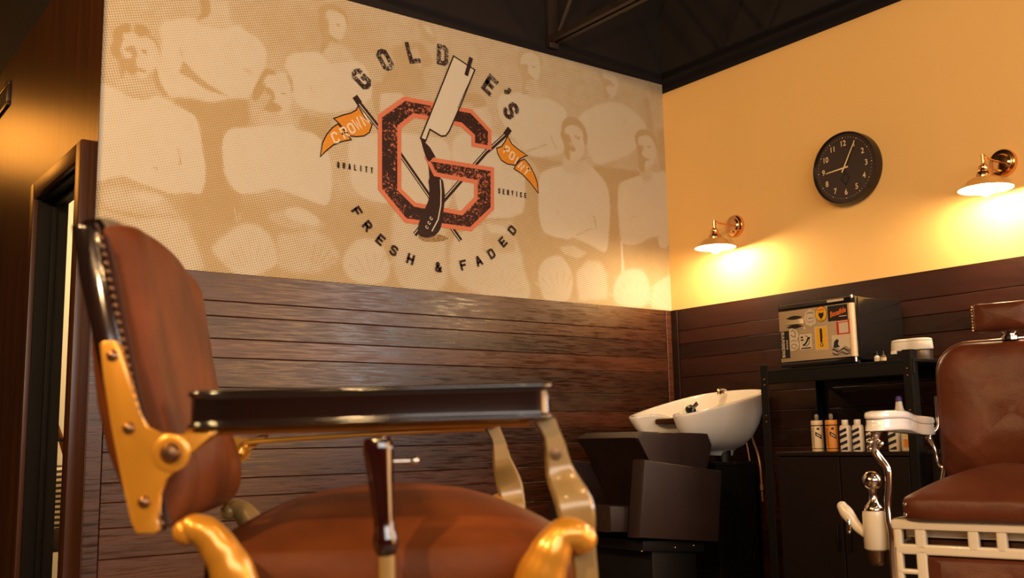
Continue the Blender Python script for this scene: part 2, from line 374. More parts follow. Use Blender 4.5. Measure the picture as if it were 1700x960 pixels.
def text_shape(b, body, x, y, size, fn, ang=0.0, shear=0.0, bold=0.0, sx=1.0):
    """text in the built-in face, centred on (x, y)"""
    cu = bpy.data.curves.new('lettering', 'FONT'); cu.body = body; cu.size = size; cu.align_x = 'CENTER'; cu.align_y = 'CENTER'
    cu.shear = shear; cu.offset = bold; cu.resolution_u = 3
    o = bpy.data.objects.new('lettering', cu); me = o.to_mesh(); ca, sa = math.cos(ang), math.sin(ang)
    vs = [b.bm.verts.new(fn(x + v.co.x * sx * ca - v.co.y * sa, y + v.co.x * sx * sa + v.co.y * ca)) for v in me.vertices]
    for p in me.polygons:
        try: b.bm.faces.new([vs[i] for i in p.vertices])
        except ValueError: pass
    o.to_mesh_clear(); bpy.data.objects.remove(o); bpy.data.curves.remove(cu)
def disc(cx, cy, r, n=24, ry=None): return [(cx + r * math.cos(2 * math.pi * i / n), cy + (ry or r) * math.sin(2 * math.pi * i / n)) for i in range(n)]
def rrect(x0, x1, y0, y1, r, n=5):
    o = []
    for cx, cy, a in ((x1 - r, y1 - r, 0), (x0 + r, y1 - r, 90), (x0 + r, y0 + r, 180), (x1 - r, y0 + r, 270)):
        o += [(cx + r * math.cos(R(a + 90 * k / n)), cy + r * math.sin(R(a + 90 * k / n))) for k in range(n + 1)]
    return o
def superring(cx, cy, hx, hy, z, n=40, e=4.0, fz=None):
    o = []
    for i in range(n):
        t = 2 * math.pi * i / n; c, s = math.cos(t), math.sin(t); k = (abs(c) ** e + abs(s) ** e) ** (-1 / e)
        x, y = cx + hx * c * k, cy + hy * s * k
        o.append((x, y, z if fz is None else z + fz(x, y)))
    return o

# mural artwork, in metres on the wall
TONE = [
 (0.62,0.1,[(-2.544,2.627),(-1.982,2.770),(-1.864,2.716),(-1.742,2.575),(-2.230,2.415),(-2.338,2.522)]),
 (0.74,0.05,[(-2.975,1.821),(-2.573,1.829),(-2.274,1.843),(-1.976,1.882),(-1.557,1.894),(-1.013,1.961),(-0.869,1.813),(0.032,1.973),(0.002,1.478),(-2.962,1.488)]),
 (0.50,0.03,[(-0.918,2.756),(0.010,2.785),(0.012,2.408),(-0.851,2.426)]),
 (0.16,0.006,[(-2.727,2.488),(-2.698,2.502),(-2.619,2.532),(-2.599,2.518),(-2.558,2.510),(-2.496,2.516),(-2.433,2.545),(-2.401,2.528),(-2.341,2.504),(-2.307,2.452),(-2.312,2.402),(-2.333,2.355),(-2.359,2.285),(-2.395,2.241),(-2.458,2.229),(-2.489,2.213),(-2.540,2.198),(-2.600,2.197),(-2.669,2.189),(-2.709,2.207),(-2.739,2.251),(-2.750,2.299),(-2.737,2.347),(-2.734,2.409),(-2.745,2.447)]),
 (0.36,0.01,[(-2.584,2.527),(-2.548,2.512),(-2.496,2.519),(-2.455,2.542),(-2.472,2.592),(-2.478,2.644),(-2.545,2.627),(-2.549,2.573)]),
 (0.90,0.004,[(-2.591,2.615),(-2.550,2.625),(-2.547,2.573),(-2.559,2.549),(-2.599,2.529),(-2.580,2.565)]),
 (0.75,0.006,[(-2.649,2.346),(-2.624,2.326),(-2.593,2.301),(-2.542,2.270),(-2.464,2.239),(-2.490,2.239),(-2.561,2.251),(-2.612,2.277),(-2.663,2.297),(-2.658,2.318)]),
 (0.50,0.004,[(-2.671,2.408),(-2.658,2.390),(-2.650,2.367),(-2.649,2.346),(-2.660,2.375)]),
 (0.50,0.006,[(-2.409,2.371),(-2.371,2.368),(-2.365,2.348),(-2.398,2.357)]),
 (0.86,0.012,[(-2.679,2.187),(-2.590,2.199),(-2.540,2.196),(-2.458,2.224),(-2.390,2.237),(-2.379,2.205),(-2.382,2.126),(-2.455,2.103),(-2.480,2.067),(-2.484,2.015),(-2.472,1.910),(-2.440,1.858),(-2.403,1.842),(-2.427,1.732),(-2.578,1.715),(-2.629,1.788),(-2.571,1.825),(-2.552,1.868),(-2.551,1.929),(-2.571,2.042),(-2.588,2.115)]),
 (0.13,0.005,[(-2.967,2.163),(-2.905,2.185),(-2.877,2.174),(-2.840,2.161),(-2.793,2.160),(-2.751,2.183),(-2.718,2.180),(-2.668,2.159),(-2.619,2.142),(-2.593,2.125),(-2.577,2.077),(-2.565,2.002),(-2.551,1.929),(-2.554,1.858),(-2.571,1.825),(-2.610,1.825),(-2.678,1.811),(-2.735,1.823),(-2.806,1.838),(-2.852,1.855),(-2.888,1.848),(-2.968,1.844)]),
 (0.45,0.008,[(-2.891,2.314),(-2.834,2.271),(-2.810,2.246),(-2.817,2.185),(-2.840,2.161),(-2.887,2.182),(-2.884,2.241)]),
 (0.26,0.006,[(-2.883,2.400),(-2.844,2.417),(-2.820,2.405),(-2.768,2.407),(-2.752,2.369),(-2.732,2.323),(-2.764,2.286),(-2.787,2.261),(-2.810,2.237),(-2.834,2.271),(-2.868,2.309),(-2.884,2.350)]),
 (0.95,0.004,[(-2.916,2.368),(-2.922,2.342),(-2.919,2.318),(-2.900,2.302),(-2.882,2.316),(-2.892,2.338),(-2.888,2.354),(-2.880,2.381),(-2.883,2.405),(-2.856,2.422),(-2.857,2.449),(-2.887,2.439),(-2.909,2.419),(-2.917,2.392)]),
 (0.95,0.004,[(-2.841,2.453),(-2.803,2.457),(-2.778,2.435),(-2.797,2.418),(-2.820,2.407),(-2.840,2.425)]),
 (0.75,0.004,[(-2.793,2.431),(-2.758,2.409),(-2.743,2.382),(-2.750,2.375),(-2.765,2.402),(-2.797,2.415)]),
 (0.85,0.005,[(-2.901,2.317),(-2.875,2.307),(-2.845,2.319),(-2.851,2.338),(-2.874,2.342),(-2.865,2.354),(-2.838,2.366),(-2.827,2.338),(-2.833,2.302),(-2.820,2.274),(-2.843,2.250),(-2.867,2.265),(-2.879,2.223),(-2.890,2.279)]),
 (0.80,0.003,[(-2.816,2.358),(-2.790,2.361),(-2.790,2.341),(-2.804,2.344)]),
 (0.75,0.003,[(-2.821,2.282),(-2.788,2.281),(-2.792,2.268),(-2.820,2.267)]),
 (0.80,0.005,[(-2.755,2.296),(-2.744,2.270),(-2.729,2.228),(-2.709,2.202),(-2.718,2.190),(-2.748,2.219),(-2.760,2.247),(-2.761,2.277)]),
 (0.55,0.003,[(-2.664,1.997),(-2.653,1.978),(-2.642,1.930),(-2.657,1.928),(-2.655,1.963)]),
 (0.60,0.003,[(-2.757,1.906),(-2.733,1.904),(-2.737,1.895),(-2.754,1.899)]),
 (0.42,0.02,[(-2.940,1.795),(-2.851,1.817),(-2.805,1.814),(-2.725,1.800),(-2.676,1.772),(-2.646,1.727),(-2.694,1.711),(-2.801,1.708),(-2.861,1.711),(-2.924,1.722)]),
 (0.20,0.01,[(-2.818,1.783),(-2.786,1.802),(-2.720,1.801),(-2.710,1.778),(-2.747,1.763),(-2.794,1.767)]),
 (0.85,0.006,[(-2.950,1.724),(-2.861,1.716),(-2.769,1.712),(-2.694,1.726),(-2.627,1.719),(-2.636,1.703),(-2.769,1.703),(-2.860,1.697),(-2.949,1.705)]),
 (0.36,0.014,[(-2.797,1.699),(-2.644,1.723),(-2.594,1.653),(-2.550,1.553),(-2.549,1.525),(-2.699,1.519),(-2.773,1.567),(-2.821,1.642)]),
 (0.42,0.014,[(-2.949,1.694),(-2.873,1.683),(-2.802,1.651),(-2.797,1.699),(-2.887,1.715),(-2.950,1.721)]),
 (0.13,0.005,[(-2.471,2.084),(-2.440,2.110),(-2.377,2.124),(-2.286,2.153),(-2.209,2.183),(-2.158,2.148),(-2.084,2.144),(-2.048,2.112),(-2.019,2.056),(-2.006,1.976),(-2.009,1.899),(-2.029,1.848),(-2.081,1.852),(-2.160,1.869),(-2.254,1.888),(-2.329,1.862),(-2.398,1.848),(-2.435,1.864),(-2.467,1.910),(-2.478,1.960),(-2.485,2.031)]),
 (0.15,0.006,[(-2.213,2.451),(-2.185,2.479),(-2.110,2.501),(-2.064,2.506),(-2.016,2.476),(-1.956,2.495),(-1.895,2.508),(-1.846,2.490),(-1.820,2.426),(-1.808,2.371),(-1.894,2.297),(-2.014,2.253),(-2.096,2.249),(-2.165,2.263),(-2.188,2.308),(-2.201,2.382),(-2.221,2.411)]),
 (0.75,0.008,[(-2.136,2.223),(-2.096,2.219),(-2.014,2.217),(-2.025,2.165),(-2.049,2.128),(-2.095,2.153),(-2.153,2.165)]),
 (0.40,0.01,[(-2.314,2.209),(-2.259,2.208),(-2.210,2.217),(-2.193,2.247),(-2.187,2.205),(-2.186,2.167),(-2.253,2.150),(-2.329,2.153)]),
 (0.24,0.006,[(-2.300,2.361),(-2.212,2.385),(-2.189,2.330),(-2.193,2.258),(-2.210,2.217),(-2.259,2.208),(-2.277,2.280),(-2.305,2.312)]),
 (0.90,0.004,[(-2.312,2.381),(-2.284,2.389),(-2.262,2.369),(-2.300,2.361),(-2.322,2.325),(-2.310,2.306),(-2.337,2.252),(-2.363,2.247),(-2.359,2.285),(-2.333,2.344)]),
 (0.65,0.004,[(-2.218,2.392),(-2.189,2.363),(-2.183,2.320),(-2.194,2.296),(-2.200,2.333),(-2.212,2.358)]),
 (0.85,0.005,[(-2.310,2.306),(-2.277,2.301),(-2.266,2.266),(-2.277,2.253),(-2.238,2.239),(-2.243,2.216),(-2.281,2.209),(-2.314,2.214),(-2.298,2.238),(-2.282,2.273),(-2.305,2.285)]),
 (0.75,0.003,[(-2.244,2.300),(-2.217,2.301),(-2.219,2.291),(-2.239,2.292)]),
 (0.28,0.006,[(-2.036,2.702),(-1.982,2.715),(-1.951,2.700),(-1.939,2.665),(-1.957,2.603),(-1.981,2.586),(-2.017,2.601),(-2.023,2.651)]),
 (0.40,0.01,[(-2.029,2.553),(-1.981,2.569),(-1.932,2.552),(-1.907,2.511),(-1.956,2.489),(-2.016,2.476),(-2.052,2.508)]),
 (0.80,0.004,[(-2.071,2.673),(-2.074,2.701),(-2.048,2.728),(-2.006,2.744),(-1.957,2.730),(-1.939,2.706),(-1.930,2.662),(-1.939,2.665),(-1.951,2.703),(-1.982,2.715),(-2.018,2.718),(-2.036,2.705),(-2.047,2.668),(-2.029,2.655),(-2.026,2.627),(-2.035,2.608),(-2.011,2.597),(-1.981,2.586),(-1.984,2.574),(-2.017,2.573),(-2.029,2.547),(-2.046,2.526),(-2.064,2.506),(-2.056,2.581),(-2.074,2.633)]),
 (0.75,0.003,[(-1.990,2.660),(-1.966,2.659),(-1.972,2.649),(-1.990,2.650)]),
 (0.55,0.003,[(-2.112,2.362),(-2.104,2.346),(-2.094,2.326),(-2.106,2.338)]),
 (0.75,0.003,[(-2.505,2.027),(-2.505,2.027),(-2.505,2.027)]),
 (0.50,0.01,[(-2.204,1.810),(-2.159,1.816),(-2.103,1.796),(-2.046,1.776),(-2.045,1.744),(-2.203,1.726),(-2.290,1.769)]),
 (0.22,0.008,[(-2.204,1.810),(-2.160,1.818),(-2.114,1.811),(-2.069,1.784),(-2.074,1.757),(-2.159,1.763),(-2.214,1.783)]),
 (0.15,0.002,[(-2.433,1.782),(-2.429,1.783),(-2.415,1.728),(-2.419,1.728)]),
 (0.15,0.002,[(-2.412,1.764),(-2.408,1.765),(-2.402,1.740),(-2.406,1.740)]),
 (0.72,0.01,[(-1.711,2.601),(-1.652,2.638),(-1.578,2.666),(-1.538,2.651),(-1.498,2.587),(-1.546,2.541),(-1.546,2.445),(-1.607,2.409),(-1.685,2.394),(-1.743,2.395),(-1.788,2.351),(-1.813,2.381),(-1.762,2.437),(-1.750,2.481),(-1.698,2.533)]),
 (0.50,0.006,[(-1.619,2.621),(-1.579,2.642),(-1.552,2.588),(-1.559,2.538),(-1.592,2.567)]),
 (0.62,0.005,[(-1.578,2.770),(-1.537,2.767),(-1.496,2.755),(-1.469,2.697),(-1.511,2.679),(-1.538,2.700),(-1.558,2.677),(-1.551,2.715),(-1.571,2.741)]),
 (0.30,0.006,[(-1.551,2.761),(-1.510,2.758),(-1.490,2.717),(-1.524,2.728)]),
 (0.16,0.006,[(-1.920,2.139),(-1.850,2.178),(-1.742,2.207),(-1.555,2.230),(-1.418,2.210),(-1.400,2.041),(-1.428,1.910),(-1.589,1.904),(-1.802,1.893),(-1.896,1.932),(-1.917,1.995),(-1.926,2.074)]),
 (0.16,0.006,[(-1.385,2.230),(-1.220,2.286),(-1.041,2.286),(-0.977,2.221),(-0.967,2.041),(-0.984,1.965),(-1.021,1.916),(-1.227,1.886),(-1.362,1.904)]),
 (0.70,0.006,[(-1.808,2.410),(-1.769,2.436),(-1.674,2.443),(-1.633,2.414),(-1.647,2.384),(-1.742,2.399),(-1.769,2.363),(-1.782,2.288),(-1.806,2.332)]),
 (0.30,0.006,[(-1.769,2.387),(-1.661,2.408),(-1.633,2.387),(-1.729,2.298),(-1.769,2.278)]),
 (0.70,0.006,[(-1.361,2.454),(-1.286,2.481),(-1.210,2.477),(-1.195,2.434),(-1.257,2.409),(-1.286,2.442),(-1.347,2.405)]),
 (0.30,0.006,[(-1.272,2.406),(-1.195,2.434),(-1.165,2.387),(-1.166,2.321),(-1.212,2.339)]),
 (0.15,0.006,[(-1.118,2.491),(-1.072,2.519),(-0.980,2.541),(-0.914,2.530),(-0.809,2.543),(-0.722,2.520),(-0.694,2.469),(-0.736,2.399),(-0.720,2.292),(-0.837,2.242),(-0.951,2.240),(-1.059,2.328),(-1.120,2.408)]),
 (0.24,0.005,[(-0.967,2.741),(-0.917,2.762),(-0.870,2.749),(-0.857,2.698),(-0.873,2.640),(-0.907,2.617),(-0.939,2.658),(-0.938,2.697),(-0.981,2.692)]),
 (0.40,0.008,[(-0.951,2.577),(-0.884,2.599),(-0.847,2.551),(-0.915,2.526),(-0.952,2.539)]),
 (0.62,0.004,[(-0.993,2.747),(-0.964,2.773),(-0.907,2.782),(-0.850,2.763),(-0.842,2.717),(-0.857,2.714),(-0.870,2.751),(-0.917,2.764),(-0.970,2.737),(-0.985,2.687),(-0.938,2.697),(-0.939,2.658),(-0.911,2.640),(-0.893,2.620),(-0.931,2.620),(-0.960,2.576),(-0.933,2.550),(-0.980,2.537),(-0.969,2.605),(-1.000,2.660)]),
 (0.70,0.003,[(-0.915,2.694),(-0.886,2.696),(-0.891,2.687),(-0.915,2.686)]),
 (0.15,0.006,[(-0.592,2.504),(-0.507,2.559),(-0.379,2.608),(-0.271,2.603),(-0.163,2.548),(-0.133,2.486),(-0.211,2.472),(-0.228,2.370),(-0.393,2.287),(-0.499,2.255),(-0.558,2.317),(-0.565,2.412),(-0.613,2.468)]),
 (0.25,0.005,[(-0.436,2.762),(-0.350,2.763),(-0.331,2.709),(-0.356,2.646),(-0.410,2.619),(-0.439,2.679)]),
 (0.62,0.004,[(-0.473,2.759),(-0.447,2.756),(-0.427,2.727),(-0.395,2.729),(-0.353,2.696),(-0.385,2.698),(-0.418,2.675),(-0.388,2.635),(-0.432,2.619),(-0.439,2.687),(-0.459,2.716)]),
 (0.68,0.012,[(-0.144,2.686),(-0.100,2.678),(-0.075,2.495),(-0.120,2.505),(-0.138,2.603)]),
 (0.66,0.012,[(-0.106,2.762),(-0.003,2.766),(0.005,2.698),(-0.087,2.697)]),
 (0.68,0.01,[(-0.052,2.499),(-0.004,2.542),(0.009,2.458),(-0.001,2.287),(-0.042,2.281)]),
 (0.60,0.004,[(-0.969,2.248),(-0.826,2.310),(-0.826,2.302),(-0.960,2.242)]),
 (0.60,0.003,[(-0.805,2.371),(-0.787,2.328),(-0.759,2.286),(-0.778,2.298),(-0.801,2.341)]),
 (0.50,0.003,[(-0.307,2.535),(-0.280,2.518),(-0.297,2.511)]),
 (0.76,0.008,[(-0.960,2.223),(-0.800,2.229),(-0.712,2.223),(-0.830,2.182),(-0.878,2.152),(-0.905,2.194)]),
 (0.80,0.008,[(-0.520,2.243),(-0.396,2.238),(-0.178,2.253),(-0.247,2.202),(-0.356,2.171),(-0.512,2.189)]),
 (0.76,0.01,[(-0.963,2.117),(-0.884,2.121),(-0.889,1.946),(-0.868,1.866),(-0.831,1.847),(-0.716,1.837),(-0.776,1.763),(-0.872,1.724),(-0.947,1.717),(-1.028,1.739),(-1.042,1.906),(-0.986,1.935),(-0.972,1.974)]),
 (0.78,0.01,[(-0.521,2.235),(-0.201,2.250),(-0.334,2.182),(-0.353,2.131),(-0.360,1.985),(-0.344,1.867),(-0.358,1.692),(-0.451,1.692),(-0.500,1.758),(-0.457,1.801),(-0.431,1.922),(-0.420,2.042),(-0.432,2.136),(-0.471,2.187)]),
 (0.12,0.005,[(-0.884,2.113),(-0.859,2.155),(-0.791,2.188),(-0.703,2.216),(-0.622,2.244),(-0.541,2.232),(-0.471,2.187),(-0.432,2.136),(-0.420,2.042),(-0.431,1.922),(-0.457,1.801),(-0.538,1.816),(-0.667,1.850),(-0.716,1.837),(-0.831,1.847),(-0.868,1.874),(-0.889,1.946),(-0.891,2.036)]),
 (0.35,0.008,[(-0.701,2.263),(-0.622,2.244),(-0.581,2.258),(-0.542,2.224),(-0.625,2.173),(-0.714,2.184),(-0.732,2.212)]),
 (0.24,0.005,[(-0.706,2.404),(-0.655,2.435),(-0.600,2.414),(-0.582,2.361),(-0.590,2.296),(-0.642,2.249),(-0.676,2.255),(-0.675,2.299),(-0.644,2.312),(-0.668,2.347)]),
 (0.80,0.004,[(-0.731,2.400),(-0.724,2.440),(-0.684,2.470),(-0.633,2.476),(-0.584,2.449),(-0.560,2.397),(-0.568,2.344),(-0.587,2.360),(-0.590,2.408),(-0.615,2.432),(-0.665,2.435),(-0.706,2.412),(-0.712,2.379),(-0.682,2.380),(-0.668,2.347),(-0.689,2.328),(-0.639,2.312),(-0.660,2.293),(-0.680,2.298),(-0.682,2.247),(-0.711,2.262),(-0.718,2.323),(-0.737,2.367)]),
 (0.70,0.003,[(-0.647,2.382),(-0.607,2.381),(-0.612,2.364),(-0.642,2.367)]),
 (0.60,0.003,[(-0.536,1.988),(-0.517,1.959),(-0.516,1.908),(-0.525,1.927)]),
 (0.50,0.003,[(-0.656,1.866),(-0.575,1.902),(-0.513,1.920),(-0.575,1.894),(-0.651,1.857)]),
 (0.40,0.003,[(-0.783,1.989),(-0.760,1.962),(-0.765,1.953),(-0.784,1.978)]),
 (0.15,0.005,[(-0.346,2.164),(-0.302,2.195),(-0.202,2.233),(-0.077,2.268),(0.008,2.255),(0.005,1.903),(-0.066,1.863),(-0.096,1.917),(-0.221,1.864),(-0.308,1.851),(-0.349,1.875),(-0.360,1.985),(-0.359,2.106)]),
 (0.45,0.008,[(-0.199,2.275),(-0.122,2.270),(-0.101,2.239),(-0.159,2.198),(-0.191,2.226)]),
 (0.24,0.005,[(-0.196,2.450),(-0.111,2.472),(-0.079,2.427),(-0.072,2.361),(-0.121,2.286),(-0.165,2.296),(-0.189,2.376)]),
 (0.75,0.004,[(-0.220,2.421),(-0.217,2.463),(-0.177,2.493),(-0.109,2.498),(-0.066,2.463),(-0.052,2.398),(-0.073,2.428),(-0.117,2.467),(-0.190,2.449),(-0.204,2.407),(-0.159,2.401),(-0.173,2.353),(-0.101,2.331),(-0.147,2.324),(-0.167,2.263),(-0.199,2.275),(-0.205,2.373)]),
 (0.70,0.003,[(-0.136,2.414),(-0.103,2.411),(-0.115,2.400),(-0.137,2.403)]),
 (0.60,0.004,[(-0.280,1.979),(-0.257,2.014),(-0.224,2.001),(-0.257,2.005),(-0.275,1.971)]),
 (0.65,0.008,[(-0.198,1.874),(-0.073,1.924),(-0.063,1.913),(-0.154,1.871)]),
 (0.30,0.01,[(-2.517,1.619),(-2.482,1.657),(-2.411,1.715),(-2.352,1.729),(-2.299,1.706),(-2.261,1.659),(-2.244,1.580),(-2.334,1.522),(-2.407,1.516),(-2.494,1.579)]),
 (0.46,0.012,[(-2.246,1.697),(-2.184,1.711),(-2.106,1.734),(-2.033,1.719),(-1.992,1.678),(-1.966,1.620),(-2.064,1.552),(-2.221,1.553),(-2.244,1.602)]),
 (0.28,0.01,[(-1.950,1.629),(-1.908,1.694),(-1.840,1.724),(-1.771,1.708),(-1.736,1.649),(-1.727,1.595),(-1.754,1.539),(-1.874,1.529),(-1.941,1.569)]),
 (0.40,0.015,[(-1.697,1.877),(-1.557,1.894),(-1.445,1.866),(-1.431,1.700),(-1.449,1.533),(-1.668,1.530),(-1.713,1.727)]),
 (0.36,0.012,[(-1.397,1.759),(-1.245,1.846),(-1.053,1.824),(-0.991,1.683),(-0.981,1.510),(-1.234,1.521),(-1.399,1.592)]),
 (0.55,0.008,[(-1.227,1.870),(-1.042,1.898),(-1.037,1.738),(-1.230,1.719)]),
 (0.20,0.008,[(-1.210,1.857),(-1.123,1.860),(-1.043,1.832),(-1.070,1.829),(-1.176,1.818)]),
 (0.34,0.012,[(-1.179,1.681),(-1.091,1.711),(-1.020,1.681),(-0.976,1.626),(-0.970,1.518),(-1.234,1.521),(-1.198,1.623)]),
 (0.28,0.008,[(-0.902,1.654),(-0.863,1.717),(-0.767,1.748),(-0.702,1.694),(-0.685,1.620),(-0.727,1.526),(-0.860,1.525),(-0.895,1.589)]),
 (0.34,0.012,[(-0.664,1.667),(-0.591,1.742),(-0.500,1.742),(-0.452,1.684),(-0.458,1.552),(-0.649,1.532)]),
 (0.26,0.008,[(-0.414,1.609),(-0.347,1.701),(-0.228,1.727),(-0.165,1.676),(-0.159,1.580),(-0.227,1.528),(-0.386,1.534)]),
 (0.28,0.008,[(-0.160,1.572),(-0.110,1.664),(0.006,1.722),(0.005,1.518),(-0.140,1.526)]),
 (0.05,0.002,[(-0.355,1.866),(-0.339,1.868),(-0.334,1.710),(-0.356,1.692)]),
 (0.40,0.006,[(-0.766,1.794),(-0.678,1.810),(-0.580,1.781),(-0.641,1.745),(-0.738,1.759)]),
 (0.44,0.0025,[(-2.325,1.567),(-2.322,1.566),(-2.275,1.643),(-2.284,1.648)]),
 (0.44,0.0025,[(-2.340,1.571),(-2.337,1.570),(-2.316,1.656),(-2.327,1.657)]),
 (0.44,0.0025,[(-2.356,1.570),(-2.353,1.570),(-2.360,1.656),(-2.371,1.653)]),
 (0.44,0.0025,[(-2.372,1.564),(-2.369,1.565),(-2.403,1.642),(-2.412,1.637)]),
 (0.44,0.0025,[(-2.385,1.554),(-2.382,1.556),(-2.439,1.616),(-2.447,1.609)]),
 (0.44,0.0025,[(-2.394,1.541),(-2.393,1.543),(-2.467,1.582),(-2.472,1.573)]),
 (0.44,0.0025,[(-1.774,1.566),(-1.771,1.564),(-1.700,1.639),(-1.709,1.646)]),
 (0.44,0.0025,[(-1.788,1.572),(-1.785,1.571),(-1.741,1.660),(-1.753,1.663)]),
 (0.44,0.0025,[(-1.804,1.573),(-1.800,1.573),(-1.789,1.667),(-1.801,1.666)]),
 (0.44,0.0025,[(-1.820,1.570),(-1.816,1.571),(-1.837,1.660),(-1.849,1.656)]),
 (0.44,0.0025,[(-1.835,1.563),(-1.831,1.565),(-1.882,1.640),(-1.892,1.634)]),
 (0.44,0.0025,[(-1.846,1.552),(-1.844,1.555),(-1.919,1.610),(-1.927,1.601)]),
 (0.44,0.0025,[(-0.736,1.575),(-0.732,1.574),(-0.681,1.669),(-0.694,1.671)]),
 (0.44,0.0025,[(-0.757,1.576),(-0.753,1.576),(-0.731,1.675),(-0.745,1.675)]),
 (0.44,0.0025,[(-0.778,1.574),(-0.774,1.575),(-0.783,1.671),(-0.796,1.668)]),
 (0.44,0.0025,[(-0.798,1.568),(-0.794,1.570),(-0.833,1.658),(-0.845,1.653)]),
 (0.44,0.0025,[(-0.816,1.559),(-0.813,1.561),(-0.878,1.636),(-0.889,1.629)]),
 (0.44,0.0025,[(-0.831,1.546),(-0.829,1.549),(-0.917,1.607),(-0.925,1.598)]),
 (0.44,0.0025,[(-0.214,1.571),(-0.211,1.569),(-0.118,1.646),(-0.130,1.653)]),
 (0.44,0.0025,[(-0.236,1.578),(-0.232,1.577),(-0.170,1.668),(-0.184,1.672)]),
 (0.44,0.0025,[(-0.260,1.581),(-0.255,1.581),(-0.230,1.677),(-0.245,1.677)]),
 (0.44,0.0025,[(-0.285,1.578),(-0.280,1.579),(-0.293,1.672),(-0.308,1.669)]),
 (0.44,0.0025,[(-0.308,1.570),(-0.304,1.572),(-0.353,1.655),(-0.366,1.649)]),
 (0.44,0.0025,[(-0.329,1.558),(-0.325,1.561),(-0.405,1.626),(-0.416,1.618)]),
 (0.44,0.0025,[(-0.344,1.543),(-0.342,1.546),(-0.445,1.589),(-0.453,1.579)]),
 (0.44,0.0025,[(-1.074,1.541),(-1.073,1.538),(-0.978,1.569),(-0.982,1.578)]),
 (0.44,0.0025,[(-1.083,1.555),(-1.081,1.553),(-0.997,1.602),(-1.004,1.610)]),
 (0.44,0.0025,[(-1.098,1.566),(-1.095,1.565),(-1.027,1.628),(-1.036,1.634)]),
 (0.44,0.0025,[(-1.115,1.574),(-1.112,1.573),(-1.065,1.647),(-1.076,1.650)]),
 (0.44,0.0025,[(-1.135,1.577),(-1.131,1.577),(-1.108,1.656),(-1.121,1.656)]),
 (0.44,0.0025,[(-0.007,1.565),(-0.002,1.566),(-0.017,1.678),(-0.033,1.675)]),
 (0.44,0.0025,[(-0.024,1.560),(-0.019,1.562),(-0.075,1.662),(-0.089,1.656)]),
 (0.44,0.0025,[(-0.039,1.552),(-0.035,1.554),(-0.127,1.637),(-0.139,1.629)]),
 (0.44,0.0025,[(-0.051,1.541),(-0.048,1.544),(-0.169,1.604),(-0.178,1.594)]),
 (0.44,0.0025,[(-0.059,1.529),(-0.057,1.533),(-0.199,1.566),(-0.205,1.555)]),
 (0.62,0.0025,[(-2.059,1.561),(-2.058,1.559),(-1.965,1.594),(-1.969,1.603)]),
 (0.62,0.0025,[(-2.065,1.571),(-2.064,1.569),(-1.982,1.625),(-1.988,1.632)]),
 (0.62,0.0025,[(-2.074,1.578),(-2.072,1.577),(-2.008,1.650),(-2.015,1.655)]),
 (0.62,0.0025,[(-2.085,1.583),(-2.082,1.582),(-2.039,1.666),(-2.048,1.669)]),
 (0.62,0.0025,[(-2.097,1.585),(-2.094,1.585),(-2.075,1.675),(-2.085,1.675)]),
]
G_OUT = [(-1.647,2.384),(-1.284,2.391),(-1.179,2.313),(-1.180,2.231),(-1.275,2.231),(-1.274,2.274),(-1.341,2.317),(-1.599,2.315),(-1.676,2.247),(-1.677,1.961),(-1.597,1.902),(-1.345,1.893),(-1.264,1.973),(-1.263,2.053),(-1.489,2.057),(-1.530,2.123),(-1.167,2.127),(-1.171,1.937),(-1.296,1.823),(-1.645,1.824),(-1.774,1.950),(-1.774,2.280)]
POLE_L = [(-1.898,2.347),(-1.874,2.319),(-1.784,2.231),(-1.668,2.120),(-1.511,1.942),(-1.351,1.764)]
POLE_R = [(-1.057,2.346),(-1.086,2.308),(-1.171,2.231),(-1.199,2.209),(-1.440,1.945),(-1.598,1.765)]
BLADE = [(-1.381,2.643),(-1.261,2.600),(-1.347,2.405),(-1.410,2.273),(-1.429,2.248),(-1.454,2.242),(-1.515,2.264),(-1.537,2.208),(-1.565,2.213)]
SPINE = [(-1.285,2.547),(-1.323,2.474),(-1.362,2.390)]
TANG = [(-1.552,2.236),(-1.525,2.233),(-1.539,2.196),(-1.523,2.173),(-1.495,2.145),(-1.523,2.111),(-1.545,2.150),(-1.559,2.193),(-1.564,2.215)]
HANDLE_UP = [(-1.537,2.197),(-1.513,2.178),(-1.487,2.142),(-1.473,2.100),(-1.459,2.043),(-1.518,2.028),(-1.523,2.086),(-1.532,2.129)]
HANDLE = [(-1.520,2.035),(-1.455,2.041),(-1.442,2.007),(-1.437,1.956),(-1.445,1.896),(-1.459,1.818),(-1.484,1.780),(-1.520,1.761),(-1.560,1.759),(-1.581,1.773),(-1.578,1.817),(-1.552,1.877),(-1.525,1.931),(-1.520,1.983)]
SHINE = [(-1.461,2.036),(-1.458,1.979),(-1.460,1.914),(-1.475,1.848),(-1.509,1.790)]
SHADOW = [(-1.578,1.764),(-1.528,1.767),(-1.476,1.779),(-1.428,1.773),(-1.428,1.761),(-1.469,1.747),(-1.535,1.740),(-1.571,1.748)]
FLAG_L1 = [(-1.882,2.307),(-1.890,2.287),(-1.915,2.269),(-1.956,2.251),(-1.999,2.229),(-1.974,2.212),(-1.946,2.186),(-1.920,2.165),(-1.889,2.167),(-1.853,2.176),(-1.826,2.197),(-1.812,2.236),(-1.837,2.248),(-1.863,2.278)]
FLAG_L2 = [(-1.979,2.208),(-2.004,2.188),(-2.031,2.153),(-2.051,2.112),(-2.060,2.051),(-2.036,2.078),(-2.001,2.111),(-1.961,2.133),(-1.915,2.149),(-1.941,2.178)]
